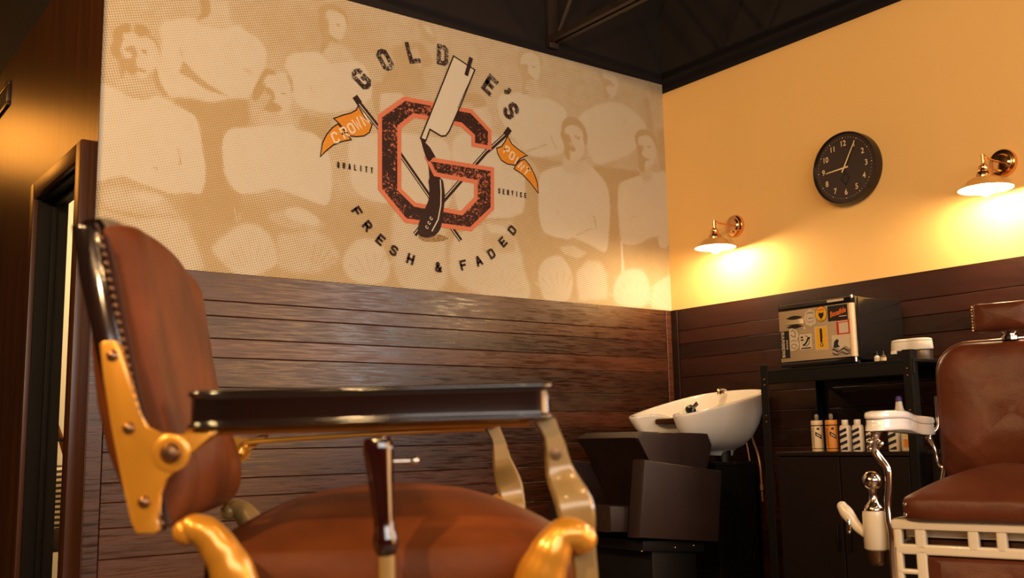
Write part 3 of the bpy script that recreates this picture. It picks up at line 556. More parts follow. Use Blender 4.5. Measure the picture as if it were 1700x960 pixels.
FLAG_R1 = [(-1.072,2.306),(-1.087,2.278),(-1.110,2.248),(-1.139,2.235),(-1.133,2.210),(-1.112,2.180),(-1.078,2.167),(-1.033,2.167),(-1.001,2.202),(-0.968,2.223),(-0.954,2.227),(-0.997,2.245),(-1.047,2.270)]
FLAG_R2 = [(-0.972,2.207),(-1.001,2.193),(-1.027,2.167),(-1.037,2.149),(-0.988,2.129),(-0.943,2.097),(-0.891,2.048),(-0.896,2.099),(-0.913,2.139),(-0.941,2.180)]

# ------------------------------------------------------------------ the room
WX = -2.957           # outer corner where the mural wall meets the side wall
def wallbox(name, m, *boxes, parent=None):
    b = B()
    for x in boxes: b.box(*x)
    o = b.done(name, m, parent, smooth=False)
    return struct(o) if parent is None else o
wallbox('floor', M['floor'], (-8, 0.15, -7.1, 6.1, -0.1, 0))
wallbox('ceiling', M['black_paint'], (-8, 0.15, -7.1, 6.1, 3.9, 4.0))
wallbox('wall_back', M['black_paint'], (WX, 0.0, 0.0, 0.12, 0, 3.9))
wallbox('wall_right', M['cream_paint'], (0, 0.15, -7.1, 0.12, 0, 2.725))
wallbox('wall_right_upper', M['black_paint'], (0, 0.15, -7.1, 0.12, 2.725, 3.9))
wallbox('wall_side', M['brown_wall'], (WX, -2.85, 0.12, 0.18, 0, 2.84), (WX, -2.85, 0.875, 6.1, 0, 2.84), (WX, -2.85, 0.18, 0.875, 1.93, 2.84), (WX - 0.0015, WX, -0.018, 0.12, 0, 2.84))
wallbox('wall_side_upper', M['black_paint'], (WX, -2.85, 0.12, 6.1, 2.84, 3.9))
wallbox('wall_left', M['black_paint'], (-8.15, -8, -7.1, 6.1, 0, 3.9))
wallbox('wall_front', M['brown_wall'], (-8, 0, -7.25, -7.1, 0, 3.9))
wallbox('wall_hall', M['black_paint'], (-8, 0.15, 6.1, 6.25, 0, 3.9))
wallbox('wall_side_room', M['white_wall'], (-2.85, 0, 3.0, 3.1, 0, 2.7), (-0.1, 0, 0.12, 3.0, 0, 2.7), (-2.85, 0, 0.12, 3.0, 2.7, 2.75), (-2.85, -2.845, 0.875, 3.0, 0, 2.7), (-2.85, -0.1, 0.12, 0.13, 0, 2.7))

# door surround on the side wall
b = B()
cx0, cx1 = WX - 0.030, WX
b.box(cx0, cx1, 0.100, 0.178, 0, 2.003, bev=0.004); b.box(cx0, cx1, 0.877, 0.950, 0, 2.003, bev=0.004)
b.box(cx0, cx1, 0.178, 0.877, 1.932, 2.003, bev=0.004)
dr = struct(b.done('door_1', M['brown_wall']))
b = B()
b.box(WX, -2.85, 0.180, 0.192, 0, 1.93); b.box(WX - 0.01, -2.845, 0.862, 0.876, 0, 1.93); b.box(WX, -2.85, 0.192, 0.862, 1.918, 1.93)
b.box(-2.915, -2.895, 0.846, 0.862, 0, 1.918, bev=0.002); b.box(-2.915, -2.895, 0.192, 0.206, 0, 1.918, bev=0.002); b.box(-2.915, -2.895, 0.206, 0.846, 1.90, 1.918, bev=0.002)
b.done('door_jamb', M['jamb_wood'], dr)




# wainscot planks
def wainscot(parent_name, m, x_axis, a0, a1, zs, off, end0, end1, stiles):
    b = B(); col = b.bm.loops.layers.float_color.new('board')
    rnd = random.Random(11 if x_axis else 5)
    def board(p0, p1, z0, z1, t):
        n0 = len(b.bm.faces)
        if x_axis: b.box(p0, p1, -t, 0, z0, z1, bev=0.0022, seg=1)
        else: b.box(-t, 0, p0, p1, z0, z1, bev=0.0022, seg=1)
        c = (rnd.random(), rnd.random(), rnd.random(), 1)
        b.bm.faces.ensure_lookup_table()
        for f in list(b.bm.faces)[n0:]:
            for l in f.loops: l[col] = c
    for z1, z0 in zip(zs, zs[1:]):
        p = a0
        cuts = []
        for q in cuts + [a1]:
            if q - p > 0.25 or q == a1: board(p, q - 0.0008, z0 + 0.0012, z1, off); p = q
    for s0, s1, t in stiles: board(s0, s1, 0.0, zs[0], t)
    return struct(b.done(parent_name, m, None, smooth=False))
ZS = [1.52, 1.408, 1.349, 1.262, 1.188, 1.075, 0.985, 0.905, 0.838, 0.730, 0.661, 0.572, 0.466, 0.37, 0.28, 0.17, 0.08, 0.0]
wainscot('trim_1', M['planks_back'], True, -2.900, -0.056, ZS, 0.014, 0, 0, [(WX, -2.902, 0.018), (-0.055, -0.019, 0.018)])
ZB = [1.52, 1.405, 1.335, 1.258, 1.16, 1.062, 0.97, 0.88, 0.80, 0.70, 0.60, 0.5, 0.4, 0.3, 0.2, 0.1, 0.0]
wainscot('trim_2', M['planks_right'], False, -7.0, -0.062, ZB, 0.014, 0, 0, [(-0.060, 0.0, 0.018)])

# shop windows: one behind the camera, a narrow one far down the right wall
def window(name, horiz, c, w, z0, z1):
    b = B(); t = 0.05
    def bx(a0, a1, q0, q1, d):
        if horiz: b.box(a0, a1, c, c + d, q0, q1)
        else: b.box(c - d, c, a0, a1, q0, q1)
    bx(w[0] - t, w[0], z0 - t, z1 + t, t); bx(w[1], w[1] + t, z0 - t, z1 + t, t); bx(w[0], w[1], z0 - t, z0, t); bx(w[0], w[1], z1, z1 + t, t)
    return struct(b.done(name, M['black_metal'], None, smooth=False))
window('window_1', True, -7.1, (-5.7, -0.7), 1.5, 2.8)
window('window_2', False, -0.001, (-3.58, -3.08), 0.9, 2.7)
window('fill_frame', False, -0.001, (-6.88, -3.82), 0.9, 2.7)  # frame added around the warm fill light; solid wall behind it

# air grille high on the side wall
t = thing('air_vent', 'brown louvred air grille high on the dark wood side wall', 'vent', (WX, 1.86, 2.655))
b = B(); b.box(-0.014, 0, -0.17, 0.17, 0.045, 0.065, bev=0.002); b.box(-0.014, 0, -0.17, 0.17, -0.065, -0.045, bev=0.002)
b.box(-0.014, 0, -0.17, -0.15, -0.045, 0.045, bev=0.002); b.box(-0.014, 0, 0.15, 0.17, -0.045, 0.045, bev=0.002)
b.done('vent_frame', M['door_wood'], t)
b = B()
for k in range(7): b.box(-0.010, 0, -0.148 + k * 0.0425, -0.122 + k * 0.0425, -0.045, 0.045)
b.done('louvre', M['jamb_wood'], t)

# open-web roof joist that ends on the mural wall
def joist(x, label):
    t = thing('roof_joist', label, 'joist', (x, 0, 2.84), group='steel roof joists')
    b = B(); b.box(-0.035, -0.008, -6.9, -0.005, -0.005, 0.025, bev=0.002); b.box(0.008, 0.035, -6.9, -0.005, -0.005, 0.025, bev=0.002)
    b.done('bottom_chord', M['joist'], t)
    b = B(); b.box(-0.035, 0.035, -6.9, -0.005, 0.60, 0.63, bev=0.002); b.done('top_chord', M['joist'], t)
    b = B(); y = -0.05; up = True
    while y > -6.6:
        y2 = y - 0.42
        b.tube([(0, y, 0.01 if up else 0.61), (0, y2, 0.61 if up else 0.01)], 0.011, seg=8, sub=1); y = y2; up = not up
    b.box(-0.03, 0.03, -0.03, -0.002, -0.03, 0.66, bev=0.002)
    b.done('web', M['joist'], t)
M['joist'] = mat('dark_joist_paint', (0.022, 0.013, 0.010), 0.5)
joist(-0.784, 'dark steel open-web joist ending above the top of the mural, nearer the corner')
joist(-2.05, 'dark steel open-web joist beside the first, further from the corner')

# ------------------------------------------------------------------ mural
mural = thing('mural', 'wide halftone wall mural of old team photograph under a big letter emblem', 'mural', (0, 0, 0))
X0, X1, Z0, Z1 = WX, 0.0, 1.521, 2.778
b = B(); b.box(X0, X1, -0.0045, 0.0, Z0, Z1); b.done('mural_panel', M['mural_cream'], mural, smooth=False)
NX, NZ = 740, 315
xs = np.linspace(X0, X1, NX); zs = np.linspace(Z0, Z1, NZ)
GX, GZ = np.meshgrid(xs, zs); tone = np.full(GX.shape, 0.50); dx = (X1 - X0) / (NX - 1)
def blur(a, sig):
    r = max(1, int(3 * sig)); k = np.exp(-0.5 * (np.arange(-r, r + 1) / sig) ** 2); k /= k.sum()
    a = np.pad(a, r, mode='edge')
    a = np.apply_along_axis(lambda v: np.convolve(v, k, 'valid'), 0, a)
    return np.apply_along_axis(lambda v: np.convolve(v, k, 'valid'), 1, a)
for tv, soft, poly in TONE:
    P = np.array(poly); pad = 3.5 * soft
    if soft < 0.03 and len(P) > 6:
        P = np.array([(v.x, v.y) for v in smooth_closed([(p[0], p[1], 0) for p in poly], 4)])
    i0 = int(max(0, (P[:, 0].min() - pad - X0) / dx)); i1 = int(min(NX, (P[:, 0].max() + pad - X0) / dx + 2))
    j0 = int(max(0, (P[:, 1].min() - pad - Z0) / dx)); j1 = int(min(NZ, (P[:, 1].max() + pad - Z0) / dx + 2))
    if i1 - i0 < 2 or j1 - j0 < 2: continue
    gx, gz = GX[j0:j1, i0:i1], GZ[j0:j1, i0:i1]; ins = np.zeros(gx.shape, bool); n = len(P)
    for k in range(n):
        xa, za = P[k]; xb, zb = P[(k + 1) % n]
        if za == zb: continue
        ins ^= ((za > gz) != (zb > gz)) & (gx < (xb - xa) * (gz - za) / (zb - za) + xa)
    m_ = blur(ins.astype(float), max(soft / dx * 0.7, 0.5))
    tone[j0:j1, i0:i1] = tone[j0:j1, i0:i1] * (1 - m_) + tv * m_
me = bpy.data.meshes.new('printed_photograph')
co = np.empty((NX * NZ, 3)); co[:, 0] = GX.ravel(); co[:, 1] = -0.0050; co[:, 2] = GZ.ravel()
ii = np.arange(NX * NZ).reshape(NZ, NX)
fc = np.stack([ii[:-1, :-1], ii[:-1, 1:], ii[1:, 1:], ii[1:, :-1]], -1).reshape(-1, 4)
me.vertices.add(len(co)); me.vertices.foreach_set('co', co.ravel())
me.loops.add(fc.size); me.loops.foreach_set('vertex_index', fc.ravel())
me.polygons.add(len(fc)); me.polygons.foreach_set('loop_start', np.arange(0, fc.size, 4))
me.update(calc_edges=True)
at = me.attributes.new('tone', 'FLOAT', 'POINT'); at.data.foreach_set('value', tone.ravel().astype(np.float32))
m = bpy.data.materials.new('halftone_print'); m.use_nodes = True; nt = m.node_tree; bs = nt.nodes['Principled BSDF']
bs.inputs['Roughness'].default_value = 0.62; bs.inputs['Specular IOR Level'].default_value = 0.2
tc = nt.nodes.new('ShaderNodeTexCoord'); sx = nt.nodes.new('ShaderNodeSeparateXYZ')
mp = nt.nodes.new('ShaderNodeMapping'); mp.inputs['Rotation'].default_value = (0, R(17), 0)
nt.links.new(tc.outputs['Object'], mp.inputs[0]); nt.links.new(mp.outputs[0], sx.inputs[0])
def mth(op, a, b_=None, c=None):
    n = nt.nodes.new('ShaderNodeMath'); n.operation = op
    for i, v in enumerate((a, b_, c)):
        if v is None: continue
        if isinstance(v, (int, float)): n.inputs[i].default_value = v
        else: nt.links.new(v, n.inputs[i])
    return n.outputs[0]
PITCH = 0.0098
cu = mth('COSINE', mth('MULTIPLY', sx.outputs[0], 2 * math.pi / PITCH)); cw = mth('COSINE', mth('MULTIPLY', sx.outputs[2], 2 * math.pi / PITCH))
h = mth('MULTIPLY_ADD', mth('ADD', cu, cw), 0.25, 0.5)
av = nt.nodes.new('ShaderNodeAttribute'); av.attribute_name = 'tone'
nz = nt.nodes.new('ShaderNodeTexNoise'); nz.inputs['Scale'].default_value = 120; nz.inputs['Detail'].default_value = 3
nt.links.new(tc.outputs['Object'], nz.inputs['Vector'])
nz2 = nt.nodes.new('ShaderNodeTexNoise'); nz2.inputs['Scale'].default_value = 16; nz2.inputs['Detail'].default_value = 5
nt.links.new(tc.outputs['Object'], nz2.inputs['Vector'])
tn = mth('ADD', av.outputs['Fac'], mth('ADD', mth('MULTIPLY', mth('SUBTRACT', nz.outputs[0], 0.5), 0.26), mth('MULTIPLY', mth('SUBTRACT', nz2.outputs[0], 0.5), 0.30)))
k = mth('MULTIPLY_ADD', mth('SUBTRACT', tn, h), 6.0, 0.5)
k.node.use_clamp = True
mx = nt.nodes.new('ShaderNodeMix'); mx.data_type = 'RGBA'; mx.inputs[6].default_value = (*CREAM, 1); mx.inputs[7].default_value = (*TAN, 1)
nt.links.new(k, mx.inputs[0]); nt.links.new(mx.outputs[2], bs.inputs['Base Color'])
link(me, 'printed_photograph', m, mural, smooth=False)

def mf(k): return lambda a, z, d=None: (a, -0.0052 - 0.0003 * k, z)
b = B()
for f in stroke(POLE_L, 0.022): b.flat(f, mf(1))
for f in stroke(POLE_R, 0.022): b.flat(f, mf(1))
for tip, nx in ((POLE_L[0], POLE_L[1]), (POLE_R[0], POLE_R[1])):
    for f in stroke([tip, nx], 0.030): b.flat(f, mf(2))
b.done('flag_poles', M['mural_ink'], mural, smooth=False)
b = B()
for P in (POLE_L, POLE_R):
    d = (Vector(P[1]) - Vector(P[-1])).normalized(); nn = Vector((-d.y, d.x)) * 0.004
    for f in stroke([Vector(p) + nn for p in P[1:]], 0.004): b.flat(f, mf(3))
b.done('pole_highlight', M['mural_cream'], mural, smooth=False)
b = B(); b.flat(HANDLE_UP, mf(4)); b.done('handle_shaft', M['mural_handle'], mural, smooth=False)
b = B(); b.flat(G_OUT, mf(6)); b.done('letter_g', M['mural_g'], mural, smooth=False)
b = B()
for f in stroke(G_OUT, 0.020, True): b.flat(f, mf(7))
b.done('letter_g_outline', M['mural_coral'], mural, smooth=False)
b = B(); b.flat([tuple(v)[:2] for v in smooth_closed([(p[0], p[1], 0) for p in SHADOW])], mf(5)); b.done('razor_shadow_print', M['mural_shadow'], mural, smooth=False)
b = B(); b.flat([tuple(v)[:2] for v in smooth_closed([(p[0], p[1], 0) for p in HANDLE], 3)], mf(8)); b.done('razor_handle', M['mural_handle'], mural, smooth=False)
b = B()
for f in stroke(SHINE, 0.006): b.flat(f, mf(9))
for (x, z) in ((-1.535, 1.806), (-1.523, 1.827), (-1.512, 1.849)): glyph(b, 'C', x, z, 0.012, 0.017, 0.0035, 0.9, mf(9))
b.done('handle_lettering', M['mural_cream'], mural, smooth=False)
b = B(); b.flat([tuple(v)[:2] for v in smooth_closed([(p[0], p[1], 0) for p in TANG], 3)], mf(8)); b.done('razor_tang', M['mural_ink'], mural, smooth=False)
b = B(); b.flat(BLADE, mf(9)); b.done('razor_blade', M['mural_cream'], mural, smooth=False)
b = B()
for f in stroke(BLADE, 0.007, True): b.flat(f, mf(10))
for f in stroke(SPINE, 0.003): b.flat(f, mf(10))
b.done('razor_outline', M['mural_ink'], mural, smooth=False)
def pennant(polys, words):
    b = B()
    for P in polys: b.flat(P, mf(4))
    pn = b.done('pennant', M['mural_amber'], mural, smooth=False)
    b = B()
    for k, P in enumerate(polys):
        for f in stroke(P, 0.0055, True): b.flat(f, mf(5))
    b.done('pennant_outline', M['mural_ink'], pn, smooth=False)
    b = B()
    for ch, x, z, a, s in words: glyph(b, ch, x, z, s * 0.66, s, 0.0082, a, mf(6))
    b.done('pennant_lettering', M['paper_print'], pn, smooth=False)
M['paper_print'] = mat('print_cream', (0.72, 0.62, 0.46), 0.6, spec=0.2)
pennant([FLAG_L2, FLAG_L1], [('C', -1.991, 2.146, 0.45, 0.050), ('R', -1.948, 2.176, 0.6, 0.050), ('O', -1.915, 2.200, 0.6, 0.048), ('W', -1.885, 2.224, 0.62, 0.056), ('N', -1.850, 2.250, 0.62, 0.050)])
pennant([FLAG_R2, FLAG_R1], [('P', -1.079, 2.234, -0.45, 0.046), ('O', -1.048, 2.212, -0.45, 0.046), ('I', -1.022, 2.192, -0.5, 0.044), ('N', -0.993, 2.168, -0.75, 0.042), ('T', -0.960, 2.148, -0.65, 0.042)])
CX, CZ = -1.456, 2.115
for ch, x, z in [('G', -1.867, 2.432), ('O', -1.749, 2.545), ('L', -1.604, 2.611), ('D', -1.442, 2.634), ('I', -1.296, 2.609), ('E', -1.174, 2.543), ("'", -1.085, 2.510), ('S', -1.049, 2.437)]:
    ang = math.atan2(z - CZ, x - CX) - math.pi / 2
    b = B(); glyph(b, ch, x, z, 0.062, 0.100, 0.021, ang, mf(12))
    b.done('large_letter', M['mural_ink_worn'], mural, smooth=False)
for ch, x, z in [('F', -1.887, 1.835), ('R', -1.836, 1.778), ('E', -1.772, 1.724), ('S', -1.706, 1.683), ('H', -1.621, 1.653), ('&', -1.476, 1.630), ('F', -1.340, 1.651), ('A', -1.254, 1.678), ('D', -1.181, 1.719), ('E', -1.113, 1.782), ('D', -1.057, 1.845)]:
    ang = math.atan2(z - 2.14, x + 1.475) + math.pi / 2
    b = B(); glyph(b, ch, x, z, 0.036, 0.047, 0.0105, ang, mf(12))
    b.done('small_letter', M['mural_ink'], mural, smooth=False)
b = B()
word(b, 'QUALITY', -1.977, 2.028, -1.815, 2.028, 0.026, 0.42, 0.0048, mf(12)); b.done('motto_lettering', M['mural_ink'], mural, smooth=False)
b = B(); word(b, 'SERVICE', -1.129, 2.027, -0.973, 2.025, 0.026, 0.42, 0.0048, mf(12))
b.done('motto_lettering', M['mural_ink'], mural, smooth=False)

# ------------------------------------------------------------------ wall clock
t = thing('wall_clock', 'round black wall clock with cream numerals on the golden wall', 'clock', (0, -1.155, 2.036))
b = B(); b.lathe([(0.160, 0.0), (0.165, 0.004), (0.165, 0.050), (0.163, 0.054), (0.158, 0.054), (0.156, 0.044), (0.0, 0.044)], axis=(-1, 0, 0), seg=64, cap=True)
b.done('clock_case', M['clock_rim'], t)
cf = lambda d: (lambda a, z, q=None: (-0.0445 - d, -a, z))
b = B(); b.flat(disc(0, 0, 0.156, 64), cf(0.0)); b.done('dial', M['clock_face'], t, smooth=False)
b = B()
for k in range(12):
    a = R(90 - 30 * (k + 1)); text_shape(b, str(k + 1), 0.112 * math.cos(a), 0.112 * math.sin(a), 0.036, cf(0.0008), bold=0.0004, sx=0.9)
for k in range(60):
    a = R(6 * k); r = 0.0026 if k % 5 == 0 else 0.0013
    b.flat(disc(0.139 * math.cos(a), 0.139 * math.sin(a), r, 8), cf(0.0008))
b.done('numerals', M['clock_mark'], t, smooth=False)
b = B()
dm = [(0, -0.018), (0.020, -0.048), (0, -0.078), (-0.020, -0.048)]
for f in stroke(dm, 0.010, True): b.flat(f, cf(0.0008))
b.done('dial_emblem', M['ink_black'], t, smooth=False)
def hand(ang, l0, l1, w0, w1, d, name):
    b = B(); c, s = math.cos(ang), math.sin(ang)
    P = [(-l0, -w0), (l1, -w1), (l1, w1), (-l0, w0)]
    b.plate([(x * c - y * s, x * s + y * c) for x, y in P], d, d + 0.0012, lambda a, z, q: (-0.0445 - q, -a, z)); b.done(name, M['clock_mark'], t, smooth=False)
hand(R(184), 0.020, 0.098, 0.0036, 0.0022, 0.003, 'hour_hand'); hand(R(60), 0.022, 0.128, 0.0034, 0.0018, 0.0055, 'minute_hand')

# ------------------------------------------------------------------ wall lamps
def wall_lamp(y, z, label):
    t = thing('wall_lamp', label, 'wall lamp', (0, y, z), group='brass barn-shade wall lamps')
    b = B(); b.lathe([(0.055, 0), (0.056, 0.006), (0.052, 0.016), (0.040, 0.022), (0.036, 0.022), (0.030, 0.030), (0.0, 0.034)], axis=(-1, 0, 0), seg=40)
    b.done('backplate', M['brass'], t)
    b = B(); b.tube([(-0.03, 0, 0.0), (-0.155, 0, 0.0)], 0.0045, seg=12, sub=1); b.ball((-0.146, 0, 0), 0.009)
    b.tube([(-0.16, 0, 0.012), (-0.16, 0, -0.032)], 0.0075, seg=16, sub=1)
    b.done('arm', M['brass'], t)
    b = B(); b.lathe([(0.0, -0.028), (0.010, -0.028), (0.019, -0.036), (0.021, -0.050), (0.017, -0.058), (0.026, -0.060), (0.029, -0.068), (0.029, -0.076), (0.034, -0.078), (0.034, -0.084), (0.0, -0.084)], (-0.16, 0, 0), seg=32)
    b.done('socket', M['brass'], t)
    b = B()
    b.lathe([(0.030, -0.083), (0.052, -0.086), (0.062, -0.092), (0.078, -0.112), (0.099, -0.124), (0.100, -0.127)], (-0.16, 0, 0), seg=48, cap=False)
    sh = b.done('shade', M['brass_satin'], t)
    b = B(); b.lathe([(0.028, -0.0850), (0.051, -0.0880), (0.061, -0.0940), (0.077, -0.1140), (0.098, -0.1255), (0.0995, -0.1272)], (-0.16, 0, 0), seg=48, cap=False)
    b.done('shade_lining', M['shade_white'], sh)
    b = B(); b.lathe([(0.012, -0.086), (0.014, -0.095), (0.026, -0.118), (0.028, -0.130), (0.024, -0.143), (0.012, -0.153), (0.0, -0.156)], (-0.16, 0, 0), seg=14)
    b.done('bulb', M['bulb'], t)
wall_lamp(-0.474, 1.898, 'brass barn-shade wall lamp nearest the mural corner, lit')
wall_lamp(-1.851, 1.902, 'brass barn-shade wall lamp to the right of the clock, lit')

# ------------------------------------------------------------------ things in the side room
t = thing('stool', 'dark upholstered stool under a striped cloth, seen through the doorway', 'stool', (-2.60, 1.95, 0))
b = B(); b.box(-0.17, 0.17, -0.16, 0.16, 0.34, 0.46, bev=0.02); b.done('seat', M['vinyl'], t)
for sx_ in (-1, 1):
    for sy_ in (-1, 1):
        b = B(); b.tube([(0.13 * sx_, 0.12 * sy_, 0.35), (0.15 * sx_, 0.14 * sy_, 0.0)], [0.018, 0.012], seg=10, sub=1); b.done('leg', M['black_metal'], t)
b = B(); rings = []
for k, (zz, s_) in enumerate([(0.52, 0.98), (0.56, 1.02), (0.62, 1.0), (0.66, 0.94), (0.67, 0.98), (0.73, 1.0), (0.79, 0.96), (0.82, 0.84), (0.83, 0.5), (0.832, 0.01)]):
    rings.append([(x, y, z) for x, y, z in superring(0, 0, 0.16 * s_, 0.15 * s_, zz - 0.06, 28, 4)])
b.loft(rings); o = b.done('striped_cloth', M['fabric_stripe'], None, ang=80); o.location = (-2.60, 1.95, 0.0005)
tag(o, 'folded black and cream striped cloth piled on the stool beyond the door', 'cloth')
t = thing('easel', 'slanted wooden frame leaning on the pale wall beyond the door', 'frame', (-2.56, 2.55, 0))
b = B(); b.tube([(-0.16, 0, 1.60), (0.12, 0, 0.92), (0.30, 0, 0.30), (0.36, 0, 0.0)], 0.016, seg=8, sub=3); b.done('front_rail', M['leather'], t)
b = B(); b.tube([(-0.18, 0.10, 1.42), (0.10, 0.10, 0.78), (0.20, 0.10, 0.0)], 0.016, seg=8, sub=3); b.done('rear_rail', M['leather_dark'], t)
b = B(); b.box(-0.16, 0.25, -0.02, 0.12, 0.90, 0.92, bev=0.004); b.done('ledge', M['jamb_wood'], t)

# ------------------------------------------------------------------ black shelf rack along the right wall
t = thing('storage_rack', 'tall black steel rack against the right wall carrying the fridge', 'rack', (0, 0, 0))
RY0, RY1, RX = -0.958, -1.672, -0.452
TOPZ = 1.127
b = B(); b.box(RX, -0.03, RY1, RY0, TOPZ - 0.012, TOPZ, bev=0.002); b.done('top_shelf', M['black_metal'], t, smooth=False)
b = B(); b.box(RX, RX + 0.012, RY1, RY0, TOPZ - 0.058, TOPZ - 0.012, bev=0.003); b.done('front_beam', M['black_metal'], t, smooth=False)
b = B(); b.box(-0.045, -0.033, RY1, RY0, TOPZ - 0.058, TOPZ - 0.012, bev=0.003); b.done('rear_beam', M['black_metal'], t, smooth=False)
for (px, py, h) in ((RX - 0.002, RY0 + 0.004, 1.150), (RX - 0.002, RY1 + 0.012, 1.162), (-0.040, RY0 + 0.004, 1.150), (-0.040, RY1 - 0.004, 1.150)):
    s_ = -1 if py < -1.3 else 1; f_ = 1 if px < -0.2 else -1
    b = B(); b.box(px, px + 0.004 * f_, py - 0.034 * s_, py, 0, h, bev=0.0015); b.box(px, px + 0.040 * f_, py, py + 0.004 * s_, 0, h, bev=0.0015)
    lg = b.done('leg', M['black_metal'], t, smooth=False)
    if px < -0.2:
        for zz in (0.93, 0.955, 1.085, 1.11):
            b = B(); b.lathe([(0.0045, 0), (0.0045, 0.002), (0.002, 0.0035)], (px, py - 0.017 * s_, zz - 0.02), (-1, 0, 0), 10); b.done('bolt', M['bolt'], lg)
b = B(); b.tube([(-0.043, RY0 - 0.02, TOPZ - 0.05), (-0.043, RY0 - 0.36, TOPZ - 0.30)], 0.006, seg=8, sub=1); b.done('brace', M['black_metal'], t)

t = thing('cabinet', 'low dark double-door cabinet under the rack with bottles along its top', 'cabinet', (0, 0, 0))
CY0, CY1, CX0, CZT = -1.000, -1.618, -0.440, 0.783
b = B(); b.box(CX0 + 0.018, -0.05, CY1 + 0.003, CY0 - 0.003, 0.02, CZT - 0.016, bev=0.002); b.done('carcass', M['cabinet'], t, smooth=False)
b = B(); b.box(CX0 - 0.006, -0.05, CY1, CY0, CZT - 0.016, CZT, bev=0.002); b.done('cabinet_top', M['cabinet'], t, smooth=False)
for (y0, y1) in ((CY0 - 0.004, -1.308), (-1.312, CY1 + 0.004)):
    b = B(); b.box(CX0, CX0 + 0.018, y1, y0, 0.03, CZT - 0.020, bev=0.003); d = b.done('door', M['cabinet'], t, smooth=False)
    hy = -1.310 + (0.025 if y0 > -1.2 else -0.03)
    b = B(); b.box(CX0 - 0.012, CX0, hy - 0.005, hy + 0.005, 0.40, 0.50, bev=0.003); b.done('handle', M['black_metal'], d)
t = thing('wheeled_unit', 'dark cabinet beyond the rack post behind the white chair', 'cabinet', (0, 0, 0))
b = B(); b.box(-0.43, -0.05, -2.35, -1.70, 0.0, 0.772, bev=0.004); b.done('carcass', M['black_metal'], t, smooth=False)
b = B(); b.box(-0.44, -0.05, -2.36, -1.69, 0.772, 0.788, bev=0.003); b.done('worktop', M['cabinet'], t, smooth=False)
b = B(); b.box(-0.442, -0.430, -2.33, -1.72, 0.04, 0.76, bev=0.003); b.done('door', M['cabinet'], t, smooth=False)

# ------------------------------------------------------------------ small fridge with stickers
FX = -0.420
t = thing('mini_fridge', 'small black fridge with steel door covered in stickers, on the rack', 'fridge', (0, 0, 0))
b = B(); b.box(FX + 0.045, -0.075, -1.402, -1.040, 1.145, 1.400, bev=0.006); b.done('body', M['black_gloss'], t, ang=30)
b = B(); b.box(FX + 0.018, FX + 0.043, -1.405, -1.038, 1.150, 1.400, bev=0.005); b.done('door_edge', M['black_gloss'], t, ang=30)
b = B(); b.box(FX, FX + 0.017, -1.398, -1.038, 1.373, 1.398, bev=0.005); tb = b.done('top_trim', M['black_gloss'], t, ang=30)
b = B(); b.plate(rrect(1.287, 1.366, 1.3835, 1.393, 0.0045), 0, 0.003, lambda a, z, d: (FX - d, -a, z)); b.plate(rrect(1.340, 1.360, 1.386, 1.391, 0.0024), 0.003, 0.004, lambda a, z, d: (FX - d, -a, z)); b.done('badge', M['paper'], tb, smooth=False)
b = B(); b.box(FX, FX + 0.017, -1.398, -1.038, 1.133, 1.154, bev=0.004); b.done('base_trim', M['black_gloss'], t, ang=30)
b = B(); ring = []
prof = [(FX + 0.017, -1.404), (FX + 0.006, -1.404), (FX + 0.001, -1.399), (FX - 0.003, -1.392), (FX - 0.004, -1.386), (FX - 0.004, -1.044), (FX, -1.040), (FX + 0.017, -1.040)]
b.plate(prof, 1.157, 1.371, lambda x, y, z: (x, y, z)); dp = b.done('door_panel', M['steel'], t, ang=50)
b = B(); b.lathe([(0.007, 0), (0.007, 0.018), (0.004, 0.021)], (FX + 0.010, -1.396, 1.136), (0, 0, 1), 14); b.done('hinge', M['steel_bright'], t); b = B(); b.lathe([(0.006, 0), (0.006, 0.012)], (FX + 0.010, -1.396, 1.392), (0, 0, 1), 14)
b.done('hinge', M['steel_bright'], t)
for (x, y) in ((FX + 0.05, -1.06), (FX + 0.05, -1.38), (-0.10, -1.06), (-0.10, -1.38)):
    b = B(); b.lathe([(0.010, 0), (0.010, 0.02)], (x, y, TOPZ), (0, 0, 1), 12); b.done('foot', M['black_metal'], t)
ff = lambda k: (lambda a, z, d=0: (FX - 0.0042 - 0.00025 * k - (d or 0), -a, z))
# recessed pull: two dark lens-shaped hollows either side of a steel bar
b = B()
lens = lambda x0, x1, z, h: [(x0 + (x1 - x0) * i / 12, z + h * math.sin(math.pi * i / 12) * 0.55) for i in range(13)] + [(x1 - (x1 - x0) * i / 12, z - h * math.sin(math.pi * i / 12) * 0.45) for i in range(1, 12)]
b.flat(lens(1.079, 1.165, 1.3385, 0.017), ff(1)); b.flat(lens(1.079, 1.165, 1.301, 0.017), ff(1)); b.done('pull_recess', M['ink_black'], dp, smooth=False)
b = B(); b.loft([[(FX - 0.004 - 0.010 * math.sin(math.pi * k / 10) ** 0.7, -(1.076 + 0.091 * k / 10), z) for z in (1.311, 1.330)] + [(FX - 0.001, -(1.076 + 0.091 * k / 10), 1.330), (FX - 0.001, -(1.076 + 0.091 * k / 10), 1.311)] for k in range(11)])
b.done('pull_bar', M['steel'], dp, ang=60)
def sticker(name, polys_m):
    first = None
    for k, (polys, m_) in enumerate(polys_m):
        b = B()
        for p in polys:
            if callable(p): p(b, ff(3 + k))
            else: b.flat(p, ff(3 + k))
        o = b.done(name if first is None else 'print', m_, dp if first is None else first, smooth=False)
        if first is None: first = o
    return first
rc = lambda x0, x1, z0, z1: [(x0, z0), (x1, z0), (x1, z1), (x0, z1)]
